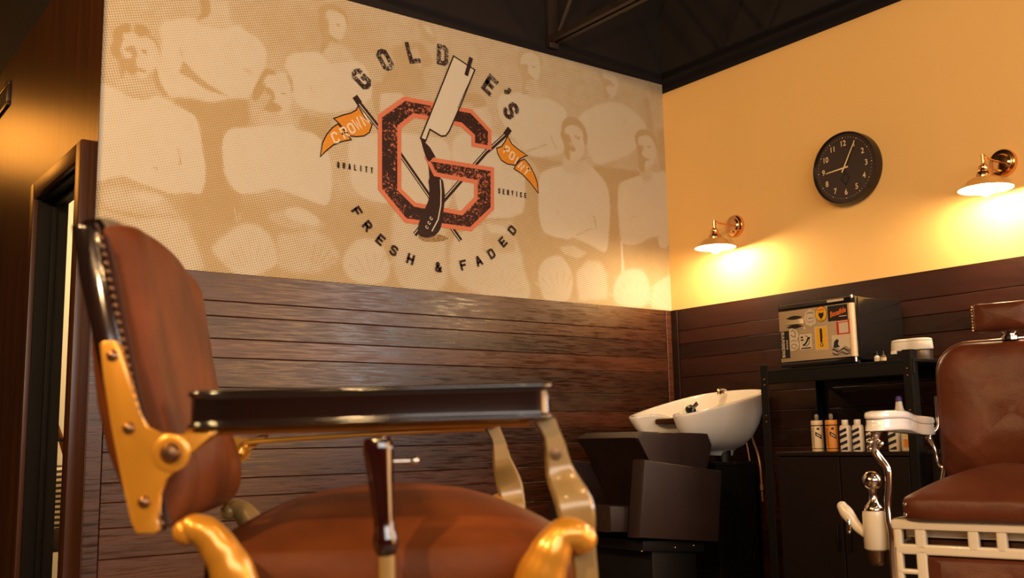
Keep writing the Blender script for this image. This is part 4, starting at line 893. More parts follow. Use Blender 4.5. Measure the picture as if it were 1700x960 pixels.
sticker('sticker', [([rc(1.2895, 1.3830, 1.3055, 1.3680)], M['ink_black']),
    ([lambda b, f: text_shape(b, 'Bonafide', 1.336, 1.338, 0.030, f, ang=0.20, shear=0.35, bold=0.0010, sx=0.74)], M['ink_orange']),
    ([rc(1.343, 1.378, 1.320, 1.323)], M['paper'])])
sticker('sticker', [([disc(1.2575, 1.3405, 0.0295, 30, 0.0325)], M['ink_black']), ([disc(1.2575, 1.3405, 0.0275, 30, 0.0305)], M['ink_yellow']),
    ([[(1.246, 1.349), (1.251, 1.345), (1.264, 1.345), (1.269, 1.349), (1.270, 1.335), (1.263, 1.324), (1.2575, 1.320), (1.252, 1.324), (1.245, 1.335)], rc(1.248, 1.267, 1.3145, 1.3165)], M['ink_black']),
    ([rc(1.243, 1.272, 1.354, 1.362)], M['ink_orange'])])
sticker('sticker', [([[(1.204 + 0.031 * (1 + 0.07 * math.cos(8 * a)) * math.cos(a), 1.331 + 0.034 * (1 + 0.07 * math.cos(8 * a)) * math.sin(a)) for a in [2 * math.pi * i / 48 for i in range(48)]]], M['paper']),
    (stroke(disc(1.204, 1.331, 0.021, 24), 0.002, True) + [rc(1.193, 1.218, 1.326, 1.332)] + [rc(1.185 + 0.007 * i, 1.189 + 0.007 * i, 1.348, 1.356) for i in range(6)] + stroke([(1.190, 1.313), (1.204, 1.318), (1.217, 1.312)], 0.002), M['ink_grey'])])
sticker('sticker', [([rc(1.3275, 1.3875, 1.2480, 1.3055)], M['ink_red']), ([rc(1.338, 1.382, 1.2530, 1.2950), rc(1.332, 1.381, 1.2985, 1.3025)], M['paper'])])
# sea picture sticker, a plain wavy stand-in
wv_ = lambda z, a, ph, x0=1.301, x1=1.386, n=20: [(x0 + (x1 - x0) * i / n, z + a * math.sin(ph + i * 0.55)) for i in range(n + 1)]
sticker('sticker', [([rc(1.301, 1.386, 1.1640, 1.2480)], M['paper']),
    ([wv_(1.195, 0.006, 0) + [(1.386, 1.1645), (1.301, 1.1645)]], M['ink_grey']),
    (stroke(wv_(1.185, 0.006, 1), 0.005) + stroke(wv_(1.173, 0.005, 2.4), 0.004) + [[(1.306, 1.197), (1.312, 1.222), (1.325, 1.232), (1.334, 1.226), (1.329, 1.210), (1.338, 1.198)]], M['ink_navy']),
    (stroke(wv_(1.179, 0.005, 1.6), 0.0025), M['paper'])])
sticker('sticker', [([rc(1.2202, 1.2835, 1.1945, 1.2905)], M['paper']), ([rc(1.2245, 1.2795, 1.1985, 1.2865)], M['ink_yellow']),
    ([rc(1.246, 1.256, 1.224, 1.281), disc(1.252, 1.214, 0.0075, 16)] + [rc(1.256, 1.259, 1.240 + 0.004 * k, 1.242 + 0.004 * k) for k in range(10)], M['ink_black']), ([disc(1.252, 1.214, 0.004, 12)], M['paper'])])
sticker('sticker', [([rrect(1.1430, 1.2055, 1.2022, 1.2665, 0.003)], M['paper']),
    (stroke([(1.158, 1.220), (1.168, 1.222), (1.178, 1.232), (1.186, 1.246), (1.196, 1.250)], 0.008) + stroke([(1.172, 1.214), (1.190, 1.224), (1.192, 1.240), (1.182, 1.256), (1.172, 1.259)], 0.003) + [rc(1.150, 1.198, 1.205, 1.210), rc(1.150, 1.162, 1.250, 1.257), rc(1.150, 1.164, 1.239, 1.245)], M['ink_black'])])
sticker('sticker', [([[tuple(v)[:2] for v in smooth_closed([(1.108, 1.296, 0), (1.132, 1.284, 0), (1.139, 1.262, 0), (1.131, 1.246, 0), (1.139, 1.228, 0), (1.132, 1.210, 0), (1.113, 1.202, 0), (1.094, 1.206, 0), (1.093, 1.250, 0), (1.094, 1.288, 0)])]], M['paper']),
    (stroke([(1.100, 1.282), (1.112, 1.288), (1.124, 1.276), (1.122, 1.258), (1.108, 1.262), (1.100, 1.270)], 0.006) + stroke([(1.099, 1.240), (1.114, 1.246), (1.126, 1.238)], 0.005) + stroke([(1.101, 1.214), (1.118, 1.210), (1.128, 1.222), (1.116, 1.230), (1.102, 1.226)], 0.005, True), M['ink_grey'])])
def _bk(b, f):
    for i, ch in enumerate('BARBERS'): glyph(b, ch, 1.0585, 1.2775 - 0.0158 * i, 0.0135, 0.015, 0.0032, -math.pi / 2, f)
    for i, ch in enumerate('GOOD'): glyph(b, ch, 1.0790, 1.2450 - 0.0105 * i, 0.0075, 0.009, 0.0018, -math.pi / 2, f)
sticker('sticker', [([rc(1.0425, 1.0905, 1.1725, 1.2875)], M['ink_black']), ([_bk], M['paper'])])
b = B(); b.flat(disc(1.1715, 1.2905, 0.006, 16), ff(1)); b.flat(rc(1.150, 1.190, 1.2775, 1.2790), ff(1)); b.done('maker_mark', M['paper'], dp, smooth=False)

# ------------------------------------------------------------------ things on the rack and the cabinet
t = thing('lather_machine', 'lather machine with white figure-eight lid over grey body on the rack', 'appliance', (-0.30, -1.575, TOPZ))
def eight(s_, z, n=40):
    o = []
    for i in range(n):
        a = 2 * math.pi * i / n; r = 0.062 + 0.022 * math.cos(2 * a) ; o.append((r * math.sin(a) * 0.80 * s_, r * math.cos(a) * 1.02 * s_, z))
    return o
b = B(); b.lathe([(0.034, 0.0), (0.036, 0.004), (0.036, 0.045), (0.034, 0.05)], (0.01, -0.040, 0), seg=32); b.done('body', M['dark_steel'], t)
b = B(); b.loft([eight(0.93, 0.042), eight(0.98, 0.042), eight(1.02, 0.045), eight(0.99, 0.073), eight(0.97, 0.076)]); lid = b.done('lid', M['white_plastic'], t, ang=50)
b = B(); b.loft([eight(0.985, 0.077), eight(0.98, 0.081), eight(0.93, 0.085), eight(0.80, 0.087)]); b.done('lid_cap', M['white_plastic'], lid, ang=60)
b = B(); b.box(-0.045, -0.030, 0.045, 0.065, 0.030, 0.043, bev=0.003); b.done('spout', M['white_plastic'], t)

def dropper(y, body_m, label, grp='small bottles beside the fridge'):
    t = thing('dropper_bottle', label, 'bottle', (-0.38, y, TOPZ), group=grp)
    b = B(); b.lathe([(0.0095, 0), (0.011, 0.002), (0.011, 0.022), (0.007, 0.027), (0.005, 0.028)], seg=18); b.done('bottle', body_m, t)
    b = B(); b.lathe([(0.0055, 0.0275), (0.0055, 0.034), (0.003, 0.036), (0.003, 0.043), (0.001, 0.045)], seg=14); b.done('cap', M['black_gloss'], t)
    b = B(); b.lathe([(0.0113, 0.005), (0.0113, 0.018)], seg=18, cap=False); b.done('paper_label', M['paper'], t)
dropper(-1.472, M['white_plastic'], 'tiny pale dropper bottle nearest the fridge, on the rack')
dropper(-1.500, M['amber_glass'], 'tiny amber bottle beside the pale one, on the rack')

def band(b, r, z0, z1, a0, a1, tilt=0.0, n=12, e=0.0006):
    rr = r + e; v = []
    for i in range(n + 1):
        a = R(a0 + (a1 - a0) * i / n); t_ = (i / n - 0.5) * tilt
        v.append((b.bm.verts.new((rr * math.cos(a), rr * math.sin(a), z0 + t_)), b.bm.verts.new((rr * math.cos(a), rr * math.sin(a), z1 + t_))))
    for p, q in zip(v, v[1:]): b.bm.faces.new((p[0], q[0], q[1], p[1]))
def tall_bottle(y, m_, label, x=-0.385):
    t = thing('bottle', label, 'bottle', (x, y, CZT), group='tall round bottles on the cabinet')
    b = B(); b.lathe([(0.020, 0), (0.0235, 0.003), (0.0238, 0.010), (0.0238, 0.104), (0.0236, 0.106)], seg=32); b.done('bottle', m_, t)
    b = B(); b.lathe([(0.0240, 0.108), (0.0243, 0.110), (0.0243, 0.124), (0.0225, 0.127), (0.0, 0.127)], seg=32); b.done('cap', m_, t)
    b = B(); band(b, 0.0238, 0.104, 0.108, 0, 360, n=32); band(b, 0.0238, 0.011, 0.014, 0, 360, n=32)
    for a in (178, 262): band(b, 0.0238, 0.011, 0.107, a, a + 4, n=2)
    band(b, 0.0238, 0.058, 0.074, 196, 256, tilt=-0.016); band(b, 0.0238, 0.088, 0.097, 212, 238)
    for k in range(9): band(b, 0.0238, 0.026 + k * 0.008, 0.0285 + k * 0.008, 150, 172, n=3)
    b.done('label_print', M['ink_black'], t, smooth=False)
    b = B(); band(b, 0.0238, 0.063, 0.068, 208, 246, tilt=-0.010, e=0.0009); b.done('label_lettering', M['paper'], t, smooth=False)
    b = B(); b.lathe([(0.004, 0.127), (0.008, 0.132), (0.009, 0.146), (0.006, 0.152), (0.0, 0.154)], seg=14); b.done('pump_tip', M['clear'], t)
# the cabinet bottles turn their labels towards -X; the face angle is measured from +X
tall_bottle(-1.173, M['cream_plastic'], 'tall cream bottle with black frame label, first in the row on the cabinet')
tall_bottle(-1.243, M['orange_plastic'], 'tall orange bottle with black frame label beside the cream one')
def talc(x, y, label, rot=0.0, sq=1.0):
    t = thing('talc_bottle', label, 'bottle', (x, y, CZT), rotz=rot, group='white bottles with slanted blue stripes')
    n = 28; rings = []
    for z, s_ in ((0, 0.92), (0.003, 1.0), (0.094, 1.0), (0.102, 0.90), (0.106, 0.60)):
        rings.append(superring(0, 0, 0.016 * s_, 0.0225 * s_, z, n, 3.2))
    b = B(); b.loft(rings); b.done('bottle', M['white_plastic'], t, ang=50)
    b = B(); b.lathe([(0.0125, 0.106), (0.0130, 0.108), (0.0130, 0.124), (0.0115, 0.126)], seg=24); b.done('cap', M['white_plastic'], t)
    f = lambda a, z, d=None: (-0.0164, -a, z)
    b = B()
    for z, h, x0, x1 in ((0.082, 0.012, -0.018, 0.016), (0.060, 0.013, -0.017, 0.016), (0.034, 0.012, -0.018, 0.017)):
        b.flat([(x0, z - h / 2 - 0.006), (x1, z - h / 2 + 0.006), (x1, z + h / 2 + 0.006), (x0, z + h / 2 - 0.006)], f)
    b.flat([(-0.018, 0.006), (0.017, 0.006), (0.017, 0.020), (-0.002, 0.014)], f)
    b.done('label_stripes', M['ink_navy'], t, smooth=False)
talc(-0.378, -1.303, 'white talc bottle with slanted blue stripes, right beside the orange bottle')
talc(-0.385, -1.366, 'white talc bottle with slanted blue stripes, second after the orange bottle')
talc(-0.318, -1.318, 'white bottle half hidden behind the front pair of striped bottles')
talc(-0.383, -1.427, 'white talc bottle with slanted blue stripes behind the curved chair support')
talc(-0.365, -1.512, 'shaded striped bottle under the white armrest, left of the square bottle')
t = thing('square_bottle', 'squat square amber bottle beside the rack post', 'bottle', (-0.375, -1.590, CZT))
b = B(); b.box(-0.025, 0.025, -0.027, 0.027, 0.0, 0.070, bev=0.006); b.done('bottle', M['cream_plastic'], t)
b = B(); b.lathe([(0.011, 0.070), (0.012, 0.072), (0.012, 0.086), (0.010, 0.088)], seg=18); b.done('cap', M['black_gloss'], t)
b = B(); b.flat(rc(-0.018, 0.018, 0.015, 0.045), lambda a, z, d=None: (-0.0256, -a, z)); b.done('paper_label', M['orange_plastic'], t, smooth=False)
t = thing('spray_bottle', 'white spray bottle with purple top rising behind the rack post', 'bottle', (-0.275, -1.485, CZT))
b = B(); b.loft([superring(0, 0, 0.024 * s_, 0.032 * s_, z, 24, 2.6) for z, s_ in ((0, 0.95), (0.004, 1), (0.12, 1.0), (0.145, 0.8), (0.165, 0.50), (0.195, 0.36))]); b.done('bottle', M['white_plastic'], t, ang=60)
b = B(); b.loft([superring(0, 0, 0.012 * s_, 0.012 * s_, z, 16, 2.6) for z, s_ in ((0.193, 1), (0.205, 1), (0.214, 0.6))]); b.done('cap', M['ink_purple'], t)
t = thing('clipper', 'small cream clipper standing on the cabinet beyond the rack post', 'clipper', (-0.37, -1.775, 0.788))
b = B(); b.loft([superring(0, 0, 0.012 * s_, 0.016 * s_, z, 18, 3) for z, s_ in ((0, 0.7), (0.004, 0.9), (0.03, 0.8), (0.05, 1.15), (0.085, 1.25), (0.10, 0.9), (0.15, 0.4))]); b.done('body', M['cream_plastic'], t, ang=60)
b = B(); b.tube([(-0.10, -1.455, 1.115), (-0.11, -1.462, 1.06), (-0.12, -1.475, 1.00), (-0.115, -1.478, 0.93), (-0.12, -1.478, 0.79)], 0.0022, seg=8)
tag(b.done('power_cord', M['ink_grey'], None), 'thin grey cord hanging below the rack shelf behind the bottles', 'cord')

# ------------------------------------------------------------------ shampoo chair with basin
def slab(b, poly, y0, y1, bev=0.012):
    b.plate(poly, y0, y1, lambda x, z, y: (x, y, z), bev=bev)
t = thing('shampoo_chair', 'boxy dark brown vinyl shampoo chair in the corner below the basin', 'chair', (-0.75, -0.5, 0))
def lz(poly): return [(x + 0.75, z) for x, z in poly]
b = B(); slab(b, lz([(-0.990, 0.766), (-1.035, 0.458), (-0.572, 0.408), (-0.530, 0.706)]), -0.28, -0.205, 0.014); b.done('armrest', M['vinyl'], t)
b = B(); slab(b, lz([(-0.990, 0.766), (-1.035, 0.458), (-0.572, 0.408), (-0.530, 0.706)]), 0.205, 0.28, 0.014); b.done('armrest', M['vinyl'], t)
b = B(); slab(b, lz([(-1.115, 0.588), (-1.112, 0.480), (-0.60, 0.44), (-0.60, 0.545)]), -0.20, 0.20, 0.018); b.done('seat', M['vinyl'], t)
b = B(); slab(b, lz([(-0.960, 0.855), (-0.905, 0.880), (-0.510, 0.868), (-0.485, 0.815), (-0.600, 0.50), (-0.72, 0.50), (-0.86, 0.76)]), -0.19, 0.19, 0.014); b.done('backrest', M['vinyl'], t)
b = B(); slab(b, lz([(-0.98, 0.44), (-0.98, 0.40), (-0.62, 0.37), (-0.62, 0.42)]), -0.24, 0.24, 0.004)
b.done('seat_frame', M['black_metal'], t)
b = B(); b.box(-0.16, 0.10, -0.22, 0.22, 0.0, 0.40, bev=0.01); b.done('plinth', M['black_metal'], t)
for xx, yy in ((-0.24, -0.243), (-0.05, -0.243), (0.06, -0.243)):
    b = B(); b.ball((xx, yy, 0.402), 0.005); b.done('screw', M['chrome'], t)
t = thing('basin_pedestal', 'black box pedestal behind the shampoo chair carrying the basin', 'pedestal', (-0.20, -0.5, 0))
b = B(); b.box(-0.165, 0.10, -0.095, 0.26, 0.0, 0.722, bev=0.004); b.done('carcass', M['black_metal'], t, smooth=False)
b = B(); b.box(-0.175, 0.11, -0.105, 0.27, 0.722, 0.737, bev=0.002); b.done('pedestal_top', M['black_gloss'], t, smooth=False)
b = B(); b.tube([(-0.06, -0.05, 0.737), (-0.06, -0.05, 0.79)], 0.034, seg=20, sub=1); b.done('drain_post', M['black_metal'], t)

t = thing('shampoo_basin', 'tilted white porcelain shampoo basin with a neck notch over the dark chair', 'basin', (0, -0.5, 0))
half = [(-0.548, 0.0), (-0.556, 0.052), (-0.600, 0.088), (-0.648, 0.118), (-0.640, 0.170), (-0.570, 0.212), (-0.450, 0.240), (-0.320, 0.250), (-0.190, 0.236), (-0.105, 0.180), (-0.068, 0.090), (-0.058, 0.0)]
full = [(x, -y) for x, y in half] + [(x, y) for x, y in reversed(half[1:-1])]
rim = [(v.x, v.y) for v in smooth_closed([(x, y, 0) for x, y in full], 5)]
def rz(x, y): 
    n_ = math.exp(-((x + 0.55) / 0.05) ** 2 - (y / 0.062) ** 2)
    return 0.950 + 0.205 * (x + 0.65) - 0.030 * n_
def ring(k, zdrop, cx_=-0.225, floor_z=0.775, off=0.0, lift=0.0):
    """the rim outline drawn in towards the bowl's deep end by k, dropped by zdrop"""
    o = []
    for x, y in rim:
        xx = cx_ + (x - cx_) * k; yy = y * k; z = rz(x, y)
        zz = z + (floor_z - z) * zdrop + lift
        o.append((xx, yy, zz))
    return o
b = B(); FZ = 0.775
outer = [ring(1.0, 0.0), ring(1.014, 0.015), ring(1.010, 0.06), ring(0.985, 0.16), ring(0.945, 0.32), ring(0.86, 0.52), ring(0.72, 0.72), ring(0.52, 0.87), ring(0.36, 0.93), ring(0.29, 0.97), ring(0.27, 1.04), ring(0.24, 1.05)]
inner = [ring(0.962, -0.01, floor_z=FZ), ring(0.935, 0.03, floor_z=FZ), ring(0.88, 0.14, floor_z=FZ + 0.03), ring(0.76, 0.40, floor_z=FZ + 0.04), ring(0.58, 0.66, floor_z=FZ + 0.04), ring(0.36, 0.86, floor_z=FZ + 0.04), ring(0.12, 0.95, floor_z=FZ + 0.04), ring(0.02, 0.97, floor_z=FZ + 0.04)]
b.loft(list(reversed(outer)) + inner)
b.done('bowl', M['porcelain'], t, ang=80)
b = B(); b.lathe([(0.030, 0), (0.030, 0.006), (0.022, 0.010), (0.0, 0.010)], (-0.265, 0.0, 0.835), seg=24); b.done('drain', M['chrome'], t)
b = B()
px_, py_, pz_ = -0.25, 0.155, 0.985
b.lathe([(0.028, 0), (0.027, 0.006), (0.012, 0.010), (0.012, 0.020), (0.0, 0.021)], (px_, py_, pz_ - 0.004), (-0.3, -0.9, 0.5), seg=24)
b.tube([(px_ - 0.03, py_ - 0.03, pz_ + 0.018), (px_, py_ - 0.022, pz_ + 0.012), (px_ + 0.03, py_ - 0.02, pz_ + 0.024)], [0.005, 0.008, 0.005], seg=10)
b.tube([(px_ - 0.01, py_ - 0.02, pz_ - 0.012), (px_, py_ - 0.022, pz_ + 0.012), (px_ + 0.015, py_ - 0.03, pz_ + 0.034)], [0.005, 0.007, 0.005], seg=10)
b.done('mixer_tap', M['black_gloss'], t)
b = B(); b.lathe([(0.020, 0), (0.020, 0.008), (0.014, 0.014), (0.010, 0.024), (0.0, 0.026)], (-0.105, 0.085, rz(-0.105, 0) - 0.008), (-0.2, 0, 1), seg=20)
b.tube([(-0.125, 0.085, rz(-0.1, 0) + 0.014), (-0.10, 0.08, rz(-0.1, 0) + 0.020), (-0.08, 0.07, rz(-0.1, 0) + 0.014)], 0.006, seg=10)
b.done('hose_outlet', M['chrome'], t)
b = B(); b.box(-0.590, -0.535, -0.075, 0.060, 0.912, 0.938, bev=0.010); b.done('neck_rest', M['leather_dark'], t)
b = B(); b.tube([(-0.112, -0.10, 0.90), (-0.14, -0.125, 0.84), (-0.155, -0.165, 0.77), (-0.160, -0.180, 0.70), (-0.160, -0.182, 0.62)], 0.0055, seg=10)
b.tube([(-0.160, -0.182, 0.63), (-0.160, -0.182, 0.605)], 0.009, seg=12, sub=1); b.tube([(-0.160, -0.182, 0.60), (-0.160, -0.183, 0.555)], 0.004, seg=8, sub=1)
hz = b.done('spray_hose', M['rubber'], None); hz.location = (0, -0.5, 0)
tag(hz, 'looping metal spray hose hanging behind the white basin', 'hose')
b = B(); b.tube([(-0.17, -0.09, 0.90), (-0.16, -0.105, 0.82), (-0.155, -0.115, 0.7375)], 0.0045, seg=10)
hz = b.done('water_hose', M['rubber'], None); hz.location = (0, -0.5, 0)
tag(hz, 'straight supply hose running from the basin to the pedestal top', 'hose')

# ------------------------------------------------------------------ antique barber chair in front, gold and black
LC0 = (-3.137, -2.394, 0.0); LROT = R(-29.15)
t = thing('barber_chair', 'antique barber chair with black enamel armrests, gold-painted iron and brown leather', 'barber chair', LC0, LROT)
YN, YF = -0.33, 0.33
sidep = lambda u, z, y: (u, y, z)
def dish(pts): return [(p[0], p[1]) for p in pts]
BRACKET = [(-0.3352,0.9783),(-0.3318,0.9824),(-0.3175,0.9834),(-0.3100,0.9763),(-0.2997,0.9387),(-0.2891,0.8904),(-0.2797,0.8736),(-0.2615,0.8652),(-0.2364,0.8655),(-0.2218,0.8640),(-0.2037,0.8700),(-0.190,0.8700),(-0.195,0.862),(-0.2215,0.8486),(-0.2266,0.8377),(-0.2354,0.8287),(-0.2452,0.8235),(-0.2546,0.8146),(-0.2622,0.7948),(-0.2599,0.7659),(-0.2563,0.7514),(-0.2632,0.7473),(-0.2844,0.7480),(-0.2902,0.7632),(-0.2983,0.7957),(-0.3151,0.8688),(-0.3282,0.9353)]
FRAME = [(-0.3811,1.1325),(-0.3519,1.1359),(-0.3455,1.1203),(-0.3355,1.0892),(-0.3232,1.0351),(-0.3109,0.9739),(-0.2892,0.8908),(-0.2745,0.8385),(-0.2645,0.7942),(-0.2559,0.7487),(-0.2801,0.7451),(-0.2924,0.7730),(-0.3104,0.8393),(-0.3305,0.9176),(-0.3510,1.0007),(-0.3683,1.0697)]
def arch(y): return 0.034 * max(0.0, 1 - (abs(y) / 0.30) ** 3)
# back frame: two enamelled side stiles and an arched top rail
for s_ in (-1, 1):
    b = B(); b.plate(FRAME, s_ * 0.300, s_ * 0.262, sidep, bev=0.006); b.done('back_stile', M['enamel'], t, ang=60)
b = B(); rings = []
for i in range(13):
    y = -0.264 + 0.528 * i / 12; a_ = arch(y)
    rings.append([(-0.3811 + 0.012, y, 1.110 + a_), (-0.381, y, 1.128 + a_), (-0.372, y, 1.136 + a_), (-0.354, y, 1.138 + a_), (-0.347, y, 1.128 + a_), (-0.350, y, 1.100 + a_)])
b.loft(rings); b.done('top_rail', M['enamel'], t, ang=50)
def back_ring(y, k):
    """front-to-back section of the padded back; k swells the padding"""
    up = arch(y) * 0.9
    f = [(-0.344, 1.128), (-0.331, 1.131), (-0.317, 1.126), (-0.309, 1.108), (-0.303, 1.078), (-0.297, 1.045), (-0.290, 1.01), (-0.283, 0.975), (-0.273, 0.935), (-0.262, 0.90), (-0.252, 0.872), (-0.243, 0.850), (-0.237, 0.832), (-0.234, 0.815), (-0.2335, 0.798), (-0.236, 0.780), (-0.242, 0.765), (-0.250, 0.755), (-0.258, 0.750), (-0.268, 0.748)]
    r_ = [(-0.278, 0.765), (-0.292, 0.83), (-0.308, 0.90), (-0.325, 0.97), (-0.340, 1.04), (-0.352, 1.10)]
    o = []
    for i, (u, z) in enumerate(f):
        base = -0.352 + (1.10 - z) * 0.235
        wz = min(1, max(0, (z - 0.90) / 0.2))
        o.append((base + (u - base) * k + 0.010 * (k - 0.9) * wz, y, z + up * min(1, max(0, (z - 0.85) / 0.25))))
    for u, z in r_: o.append((u, y, z + up * min(1, max(0, (z - 0.85) / 0.25)) * 0.9))
    return o
b = B(); rings = []
for y, k in ((-0.274, 0.50), (-0.273, 0.82), (-0.266, 0.98), (-0.252, 1.07), (-0.225, 1.11), (-0.190, 1.05), (-0.165, 0.93), (-0.140, 0.97), (-0.080, 1.04), (0.000, 1.06), (0.080, 1.04), (0.140, 0.97), (0.165, 0.93), (0.190, 1.05), (0.225, 1.11), (0.252, 1.07), (0.266, 0.98), (0.273, 0.82), (0.274, 0.50)):
    rings.append(back_ring(y, k))
b.loft(rings); bc = b.done('back_cushion', M['leather'], t, ang=80, sub=1)
for s_ in (-1, 1):
    b = B(); b.tube([(-0.343, s_ * 0.268, 1.122), (-0.328, s_ * 0.268, 1.07), (-0.312, s_ * 0.268, 0.995), (-0.292, s_ * 0.268, 0.91), (-0.270, s_ * 0.268, 0.83), (-0.256, s_ * 0.268, 0.755)], 0.0065, seg=8); b.done('piping', M['leather_dark'], bc)
b = B()     # studs along the padding edge
for k in range(34):
    z = 1.115 - k * 0.0108; b.ball((-0.343 + (1.115 - z) * 0.238, -0.2995, z), 0.0036, seg=8)
b.done('upholstery_studs', M['bolt'], bc)
# padded rear panel bulging behind the frame
b = B(); rings = []
for y, k in ((-0.262, 0.1), (-0.255, 0.45), (-0.22, 0.75), (-0.12, 0.95), (0, 1.0), (0.12, 0.95), (0.22, 0.75), (0.255, 0.45), (0.262, 0.1)):
    a_ = []; zz = [1.10, 1.05, 0.98, 0.91, 0.85, 0.80, 0.765, 0.75]; bul = [0.0, 0.016, 0.038, 0.048, 0.048, 0.038, 0.022, 0.0]
    for z, q in zip(zz, bul): a_.append((-0.368 + (1.10 - z) * 0.245 - q * k - 0.002, y, z))
    for z in reversed(zz): a_.append((-0.350 + (1.10 - z) * 0.235, y, z))
    rings.append(a_)
b.loft(rings); b.done('rear_panel', M['leather'], t, ang=80)

def arm_pad(sgn):
    """enamelled armrest with a rolled rim above and below"""
    prof = [(0.0405, 0.0008), (0.0440, 0.0022), (0.0445, 0.0045), (0.0435, 0.0066), (0.0412, 0.0078), (0.0405, 0.0095), (0.0404, 0.0110), (0.0404, 0.0385), (0.0405, 0.0400), (0.0412, 0.0430), (0.0438, 0.0446), (0.0445, 0.0468), (0.0440, 0.0495), (0.0415, 0.0515), (0.034, 0.0528)]
    b = B(); rings = []
    for hw, z in [(0.030, 0.0)] + prof + [(0.015, 0.0530)]:
        o = []
        for i in range(56):
            a = 2 * math.pi * i / 56; c, s = math.cos(a), math.sin(a); k = (abs(c) ** 7 + abs(s) ** 7) ** (-1 / 7)
            x = (0.2300 - (0.0445 - hw)) * c * k; y = hw * s * k * (1.0 + 0.10 * c * k)
            o.append((x, y, z * 0.92 + (x + 0.230) * 0.012))
        rings.append(o)
    b.loft(rings); o = b.done('armrest', M['enamel'], t, ang=70)
    o.location = (0.0005, sgn * (0.33 - 0.040) , 0.8715); return o
arm_pad(-1); arm_pad(1)
for s_ in (-1, 1):
    b = B(); b.plate(BRACKET, s_ * 0.318, s_ * 0.300, sidep, bev=0.0035); br = b.done('back_bracket', M['gold_paint'], t, ang=50)
    for u, z in ((-0.3190, 0.9641), (-0.2965, 0.8747), (-0.2755, 0.7854)):
        b = B(); b.lathe([(0.0075, 0), (0.0070, 0.002), (0.0045, 0.0042), (0.0, 0.005)], (u, s_ * 0.318, z), (0, s_, 0), 16); b.done('bolt', M['bolt'], br)
    b = B(); b.lathe([(0.0125, 0.003), (0.0120, 0.007), (0.0080, 0.012), (0.0, 0.0135)], (-0.2455, s_ * 0.318, 0.8437), (0, s_, 0), 20)
    b.done('bolt', M['bolt'], br)
    b = B(); b.lathe([(0.0230, 0), (0.0230, 0.003), (0.0200, 0.0045), (0.0150, 0.0045)], (-0.2455, s_ * 0.316, 0.8437), (0, s_, 0), 28); b.done('boss', M['gold_paint'], br)
    # flat rail below the pad
    b = B(); b.tube([(-0.240, s_ * 0.290, 0.838), (-0.232, s_ * 0.29, 0.850), (-0.215, s_ * 0.285, 0.8575), (-0.05, s_ * 0.28, 0.8660), (0.205, s_ * 0.28, 0.874)] if s_ > 0 else [(-0.235, s_ * 0.27, 0.862), (-0.22, s_ * 0.27, 0.866), (-0.19, s_ * 0.27, 0.869), (0.0, s_ * 0.27, 0.871), (0.205, s_ * 0.27, 0.874)], [0.010, 0.008, 0.0045, 0.0045, 0.0045], seg=10)
    b.done('arm_rail', M['gold_paint'], t)
    # front arm support: a flat wavy iron band
    SL = [(0.2080,0.8740),(0.2194,0.8532),(0.2218,0.8301),(0.2226,0.8013),(0.2292,0.7726),(0.2350,0.7469),(0.2440,0.7212),(0.2508,0.7012),(0.2530,0.6760),(0.2530,0.63),(0.245,0.58)]
    SR = [(0.2360,0.8790),(0.2410,0.8645),(0.2485,0.8469),(0.2543,0.8236),(0.2627,0.8061),(0.2740,0.7857),(0.2808,0.7655),(0.2830,0.7370),(0.2835,0.7058),(0.2855,0.6748),(0.286,0.63),(0.280,0.58)]
    def resamp(P, n):
        P = [Vector((*p, 0)) for p in P]; P = smooth_open([tuple(p) for p in P], 4); d = [0]
        for a, c in zip(P, P[1:]): d.append(d[-1] + (c - a).length)
        o = []; j = 0
        for i in range(n):
            q = d[-1] * i / (n - 1)
            while j < len(d) - 2 and d[j + 1] < q: j += 1
            f_ = (q - d[j]) / max(d[j + 1] - d[j], 1e-9); o.append(P[j].lerp(P[j + 1], min(1, max(0, f_))))
        return o
    A_, B_ = resamp(SL, 26), resamp(SR, 26); rings = []
    for i in range(26):
        v = i / 25; w_ = 0.300 + 0.020 * math.sin(math.pi * min(1, max(0, (v - 0.25) / 0.30))) * 1.0 + 0.008 * (v > 0.55)
        l, r_ = A_[i], B_[i]; th = 0.006
        ins = (r_ - l) * 0.10
        rings.append([(l.x, s_ * w_, l.y), (l.x + ins.x, s_ * (w_ + th), l.y + ins.y), (r_.x - ins.x, s_ * (w_ + th), r_.y - ins.y), (r_.x, s_ * w_, r_.y), (r_.x - ins.x, s_ * (w_ - th), r_.y - ins.y), (l.x + ins.x, s_ * (w_ - th), l.y + ins.y)])
    b = B(); b.loft(rings); sp = b.done('arm_support', M['cream_paint_metal'], t, ang=50)
    b = B(); b.lathe([(0.0078, 0), (0.0075, 0.0015), (0.0, 0.002)], (0.2345, s_ * 0.308, 0.8329), (0, s_, 0), 16); b.done('rivet', M['bolt'], sp)
    # scrolled front and rear corners of the seat iron
    b = B()
    b.tube([(0.2600, s_ * 0.325, 0.7265), (0.2500, s_ * 0.330, 0.7320), (0.2350, s_ * 0.330, 0.7300), (0.2200, s_ * 0.328, 0.7080), (0.2080, s_ * 0.322, 0.6780), (0.1950, s_ * 0.310, 0.630), (0.17, s_ * 0.29, 0.58)], [0.0195, 0.0205, 0.0215, 0.0270, 0.0320, 0.034, 0.032], seg=24)
    b.ball((0.2610, s_ * 0.325, 0.7260), 0.0205, (1.0, 1.0, 0.96), 24)
    b.done('front_scroll', M['gold_paint'], t, ang=80)
    b = B()
    du, dz = (0.0, 0.0) if s_ < 0 else (-0.036, -0.016)
